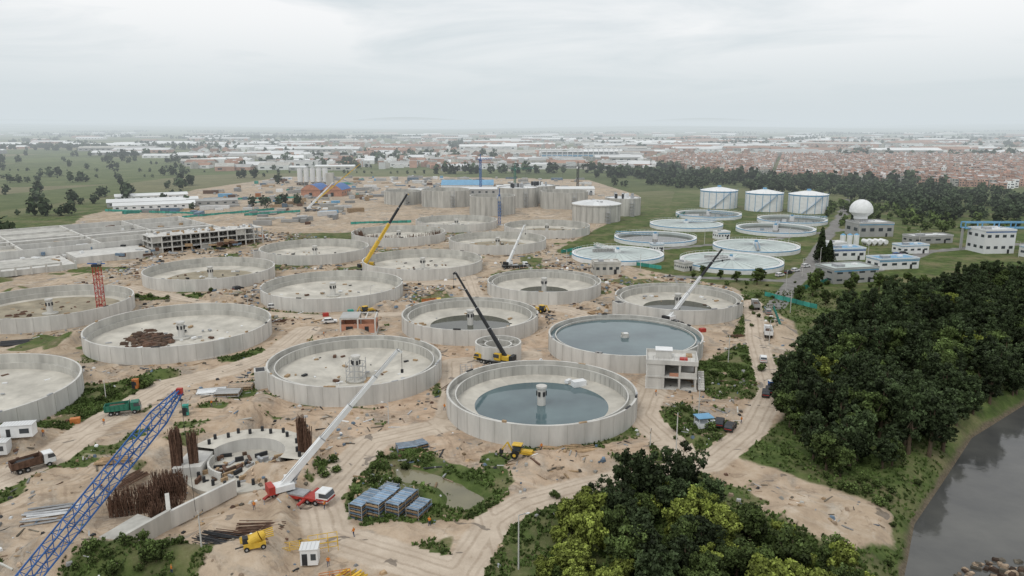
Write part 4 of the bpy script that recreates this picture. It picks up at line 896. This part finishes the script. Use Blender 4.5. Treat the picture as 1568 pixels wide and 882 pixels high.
ware('stadium_warehouse',[(130,1500,150,60,12,.05,'white','roofw'),(200,1440,90,30,8,.05,'grey','roofw')])
b=MB(); 
for i in range(16): b.beam((-75+i*10,-34,0),(-75+i*10,-34,20),1.2,'white'); b.beam((-75+i*10,-34,20),(-75+i*10,0,22),1.2,'white')
b.box(0,-34,8,155,1,3,'ltblue'); b.box(0,-18,20.6,158,34,.8,'roofw'); b.obj('grandstand_frame',(130,1500,0),.05)
lst=[]
for i in range(110):
    yy=random.uniform(1130,1750); xx=random.uniform(-.44,.16)*yy; lst.append((xx,yy,random.uniform(20,60),random.uniform(14,34),random.uniform(4,9),random.choice([.05,.3,-.2,.1]),random.choice(['white','grey','hbrick','concd']),random.choice(['roofw','concd','grey','rooft','grey','roofw'])))
ware('industrial_block',lst)
for blk in range(5):
    lst=[]
    for i in range(70):
        yy=1700*math.exp(random.random()*1.35); xx=random.uniform(-.72,.76)*yy
        if xx/yy<-.22 and random.random()<.6: continue
        lst.append((xx,yy,random.uniform(40,170),random.uniform(20,60),random.uniform(5,11),random.choice([.05,.15,-.1,.0]),random.choice(['white','grey','grey','hbrick']),random.choice(['roofw','roofw','roofw','grey','concd','rooft'])))
    ware('distant_warehouses',lst)
p=[(random.uniform(-.42,.75)*yy,yy) for yy in [1180*math.exp(random.random()*1.1) for _ in range(1700)]]
p=np.array(p); k_=(sd(TOWN,p[:,0],p[:,1])<0)&~((p[:,0]>.2*p[:,1])&(p[:,1]<1650)); houses('town_block',p[k_],(8,18),(9,18),(4,11),[('hbrick','rooft'),('white','roofw'),('concd','grey'),('hbrick','grey'),('white','concd')],False,(.1,.4))
# ------------------------------------------------------------------ grass tufts
tp=[]
for p_ in GR:
    P=np.array(p_); A_=(P[:,0].max()-P[:,0].min())*(P[:,1].max()-P[:,1].min()); n=int(min(14000,A_*5)); xx=rng.uniform(P[:,0].min()-1,P[:,0].max()+1,n);yy=rng.uniform(P[:,1].min()-1,P[:,1].max()+1,n)
    k_=(sd(p_,xx,yy)>-.6)&(sd(POND,xx,yy)<-.6)&(vnoise(xx,yy,2.5,3)>.38)&(yy<310)
    for l,w in ROADS: k_&=ld(l,xx,yy)>w
    tp.append(np.stack([xx[k_],yy[k_]],1))
n=26000; xx=rng.uniform(-130,90,n); yy=rng.uniform(95,280,n); k_=(weed(xx,yy)>.5)&(sd(PIT,xx,yy)<0)
for l,w in ROADS: k_&=ld(l,xx,yy)>w
for l in TRACKS: k_&=ld(l,xx,yy)>3
for T in TANKS: k_&=np.hypot(xx-T[0],yy-T[1])>T[2]+.3
tp.append(np.stack([xx[k_],yy[k_]],1))
n=11000; yy=rng.uniform(95,300,n); xx=rng.uniform(.25,.62,n)*yy; k_=(sd(DIRT,xx,yy)<-.5)&(sd(RIVER,xx,yy)<-1); tp.append(np.stack([xx[k_],yy[k_]],1))
tp=np.concatenate(tp); n=len(tp); tz=hz(tp[:,0],tp[:,1]); VV=[];TT=[]
for j in range(3):
    a=rng.uniform(0,6.28,n); h=rng.uniform(.15,.6,n); w=rng.uniform(.15,.38,n); dx=np.cos(a)*w;dy=np.sin(a)*w; lx=rng.normal(0,.2,n);ly=rng.normal(0,.2,n)
    p0=np.stack([tp[:,0]-dx,tp[:,1]-dy,tz-.05],1);p1=np.stack([tp[:,0]+dx,tp[:,1]+dy,tz-.05],1);p2=np.stack([tp[:,0]+dx*.4+lx,tp[:,1]+dy*.4+ly,tz+h],1);p3=np.stack([tp[:,0]-dx*.6+lx,tp[:,1]-dy*.6+ly,tz+h*.9],1)
    VV.append(np.stack([p0,p1,p2,p3],1)); TT.append((.6+.8*vnoise(tp[:,0],tp[:,1],3,4))*rng.uniform(.75,1.4,n))
put('grass',npmesh('grass',np.concatenate(VV),np.concatenate(TT),['grassb']))
# ------------------------------------------------------------------ workers
def worker_mesh():
    J=[(0,0,.95),(0,0,1.15),(0,0,1.38),(0,0,1.5),(0,.02,1.62),(0,.02,1.72),(.1,0,.92),(.12,.1,.5),(.12,-.02,.08),(.12,.14,.04),(-.1,0,.92),(-.12,-.06,.5),(-.12,-.25,.1),(-.12,-.1,.04),(.2,0,1.4),(.27,-.06,1.12),(.26,.08,.9),(.26,.12,.82),(-.2,0,1.4),(-.27,.06,1.12),(-.24,.22,.95),(-.24,.28,.9)]
    E=[(0,1),(1,2),(2,3),(3,4),(4,5),(0,6),(6,7),(7,8),(8,9),(0,10),(10,11),(11,12),(12,13),(2,14),(14,15),(15,16),(16,17),(2,18),(18,19),(19,20),(20,21)]
    r=[.15,.15,.15,.06,.1,.09,.1,.07,.05,.05,.1,.07,.05,.05,.08,.055,.04,.04,.08,.055,.04,.04]
    me_=bpy.data.meshes.new('worker_body'); me_.from_pydata(J,E,[]); o=bpy.data.objects.new('tmp',me_); col.objects.link(o)
    o.modifiers.new('s','SKIN'); 
    for i,v in enumerate(me_.skin_vertices[0].data): v.radius=(r[i],r[i]*.85); v.use_root=(i==0)
    s=o.modifiers.new('ss','SUBSURF'); s.levels=1
    dg=bpy.context.evaluated_depsgraph_get(); m2=bpy.data.meshes.new_from_object(o.evaluated_get(dg)); bpy.data.objects.remove(o)
    m2.materials.clear()
    for k in('cloth','vest','skin','yellow'): m2.materials.append(M[k])
    for p in m2.polygons:
        z=p.center.z; p.material_index=0 if z<.95 else (1 if z<1.48 and not(abs(p.center.x)>.2 and z<1.05) else (2 if z<1.68 else 3))
    a=m2.attributes.new('tint','FLOAT','FACE'); a.data.foreach_set('value',[1.0]*len(m2.polygons)); return m2
try:
    wm=worker_mesh(); random.seed(80)
    for x_,y_ in[(-47,176),(-92,159),(-33,121),(-44,127),(-45,129),(-57,153),(-50,152),(-28,103),(-51,101),(-55,130),(-76,128),(-97,135),(6,143),(-10,185),(-16,168),(20,134),(36,178),(52,160),(-68,206),(-60,231),(-24,216),(-26,112),(-14,116),(-72,170),(-84,176),(-100,150),(33,243),(-36,269),(-42,150),(-45,120)]:
        put('construction_worker',wm,(x_,y_,hz1(x_,y_)),random.uniform(0,6.28))
except Exception as e: print('worker fail',e)
# ------------------------------------------------------------------ haze, sky, sun, camera
HD=.00020
vm=bpy.data.materials.new('haze'); vm.use_nodes=True; nt=vm.node_tree; nt.nodes.clear(); o=nt.nodes.new('ShaderNodeOutputMaterial')
va=nt.nodes.new('ShaderNodeVolumeAbsorption'); va.inputs['Density'].default_value=HD; va.inputs['Color'].default_value=(0,0,0,1)
em=nt.nodes.new('ShaderNodeEmission'); em.inputs['Color'].default_value=(.66,.725,.76,1); em.inputs['Strength'].default_value=HD  # haze brightness is added emission standing in for scattered daylight
ads=nt.nodes.new('ShaderNodeAddShader'); nt.links.new(va.outputs[0],ads.inputs[0]); nt.links.new(em.outputs[0],ads.inputs[1]); nt.links.new(ads.outputs[0],o.inputs['Volume'])
try: vm.cycles.emission_sampling='NONE'; vm.cycles.homogeneous_volume=True
except Exception as e: print(e)
me_=bpy.data.meshes.new('haze'); 
x0,x1,y0,y1,z0,z1=-21000,21000,420,25000,-12,170
me_.from_pydata([(x0,y0,z0),(x1,y0,z0),(x1,y1,z0),(x0,y1,z0),(x0,y0,z1),(x1,y0,z1),(x1,y1,z1),(x0,y1,z1)],[],[(0,3,2,1),(4,5,6,7),(0,1,5,4),(1,2,6,5),(2,3,7,6),(3,0,4,7)]); me_.materials.append(vm); put('haze',me_)
w=bpy.data.worlds.new('World'); sc.world=w; w.use_nodes=True; nt=w.node_tree; N=nt.nodes; L=nt.links; bg=N['Background']; out=N['World Output']
el,az=R(55),R(215)
sky=N.new('ShaderNodeTexSky'); sky.sky_type='NISHITA'; sky.sun_disc=False; sky.sun_elevation=el; sky.sun_rotation=az; bg.inputs[1].default_value=.09; L.new(sky.outputs[0],bg.inputs[0])
tc=N.new('ShaderNodeTexCoord'); sp=N.new('ShaderNodeSeparateXYZ'); L.new(tc.outputs['Generated'],sp.inputs[0])
mx=N.new('ShaderNodeMath'); mx.operation='MAXIMUM'; mx.inputs[1].default_value=0; L.new(sp.outputs[2],mx.inputs[0])
adn=N.new('ShaderNodeMath'); adn.operation='ADD'; adn.inputs[1].default_value=.10; L.new(mx.outputs[0],adn.inputs[0])
dv=N.new('ShaderNodeVectorMath'); dv.operation='DIVIDE'; L.new(tc.outputs['Generated'],dv.inputs[0]); cb=N.new('ShaderNodeCombineXYZ'); [L.new(adn.outputs[0],cb.inputs[i]) for i in range(3)]; L.new(cb.outputs[0],dv.inputs[1])
nz=N.new('ShaderNodeTexNoise'); nz.inputs['Scale'].default_value=.6; nz.inputs['Detail'].default_value=7; nz.inputs['Roughness'].default_value=.55; nz.inputs['Distortion'].default_value=.5; L.new(dv.outputs[0],nz.inputs['Vector'])
rp=N.new('ShaderNodeValToRGB'); e=rp.color_ramp.elements; e[0].position=.32;e[0].color=(.70,.76,.79,1); e[1].position=.57; e[1].color=(1.0,1.0,1.0,1); L.new(nz.outputs['Fac'],rp.inputs[0])
hf=N.new('ShaderNodeMapRange'); hf.inputs[1].default_value=.0; hf.inputs[2].default_value=.15; L.new(sp.outputs[2],hf.inputs[0]); hf.interpolation_type='SMOOTHSTEP'
mm=N.new('ShaderNodeMix'); mm.data_type='RGBA'; mm.inputs[6].default_value=(.67,.735,.77,1); L.new(hf.outputs[0],mm.inputs[0]); L.new(rp.outputs[0],mm.inputs[7])
bg2=N.new('ShaderNodeBackground'); L.new(mm.outputs[2],bg2.inputs[0]); bg2.inputs[1].default_value=1.0
ms=N.new('ShaderNodeMixShader'); ms.inputs[0].default_value=.92; L.new(bg.outputs[0],ms.inputs[1]); L.new(bg2.outputs[0],ms.inputs[2]); L.new(ms.outputs[0],out.inputs[0])
sl=bpy.data.lights.new('sun','SUN'); sl.energy=1.05; sl.angle=R(16); sl.color=(1,.965,.91); so=bpy.data.objects.new('sun',sl); col.objects.link(so)
dvec=Vector((math.sin(az)*math.cos(el),math.cos(az)*math.cos(el),math.sin(el))); so.rotation_euler=dvec.to_track_quat('Z','Y').to_euler()
cd=bpy.data.cameras.new('camera'); co=bpy.data.objects.new('camera',cd); col.objects.link(co); co.location=(0,0,66); co.rotation_euler=(R(90-12.2),0,0); cd.lens=26.4; cd.sensor_width=36; cd.clip_end=60000; sc.camera=co
sc.view_settings.view_transform='Standard'; sc.view_settings.look='None'; sc.view_settings.exposure=0
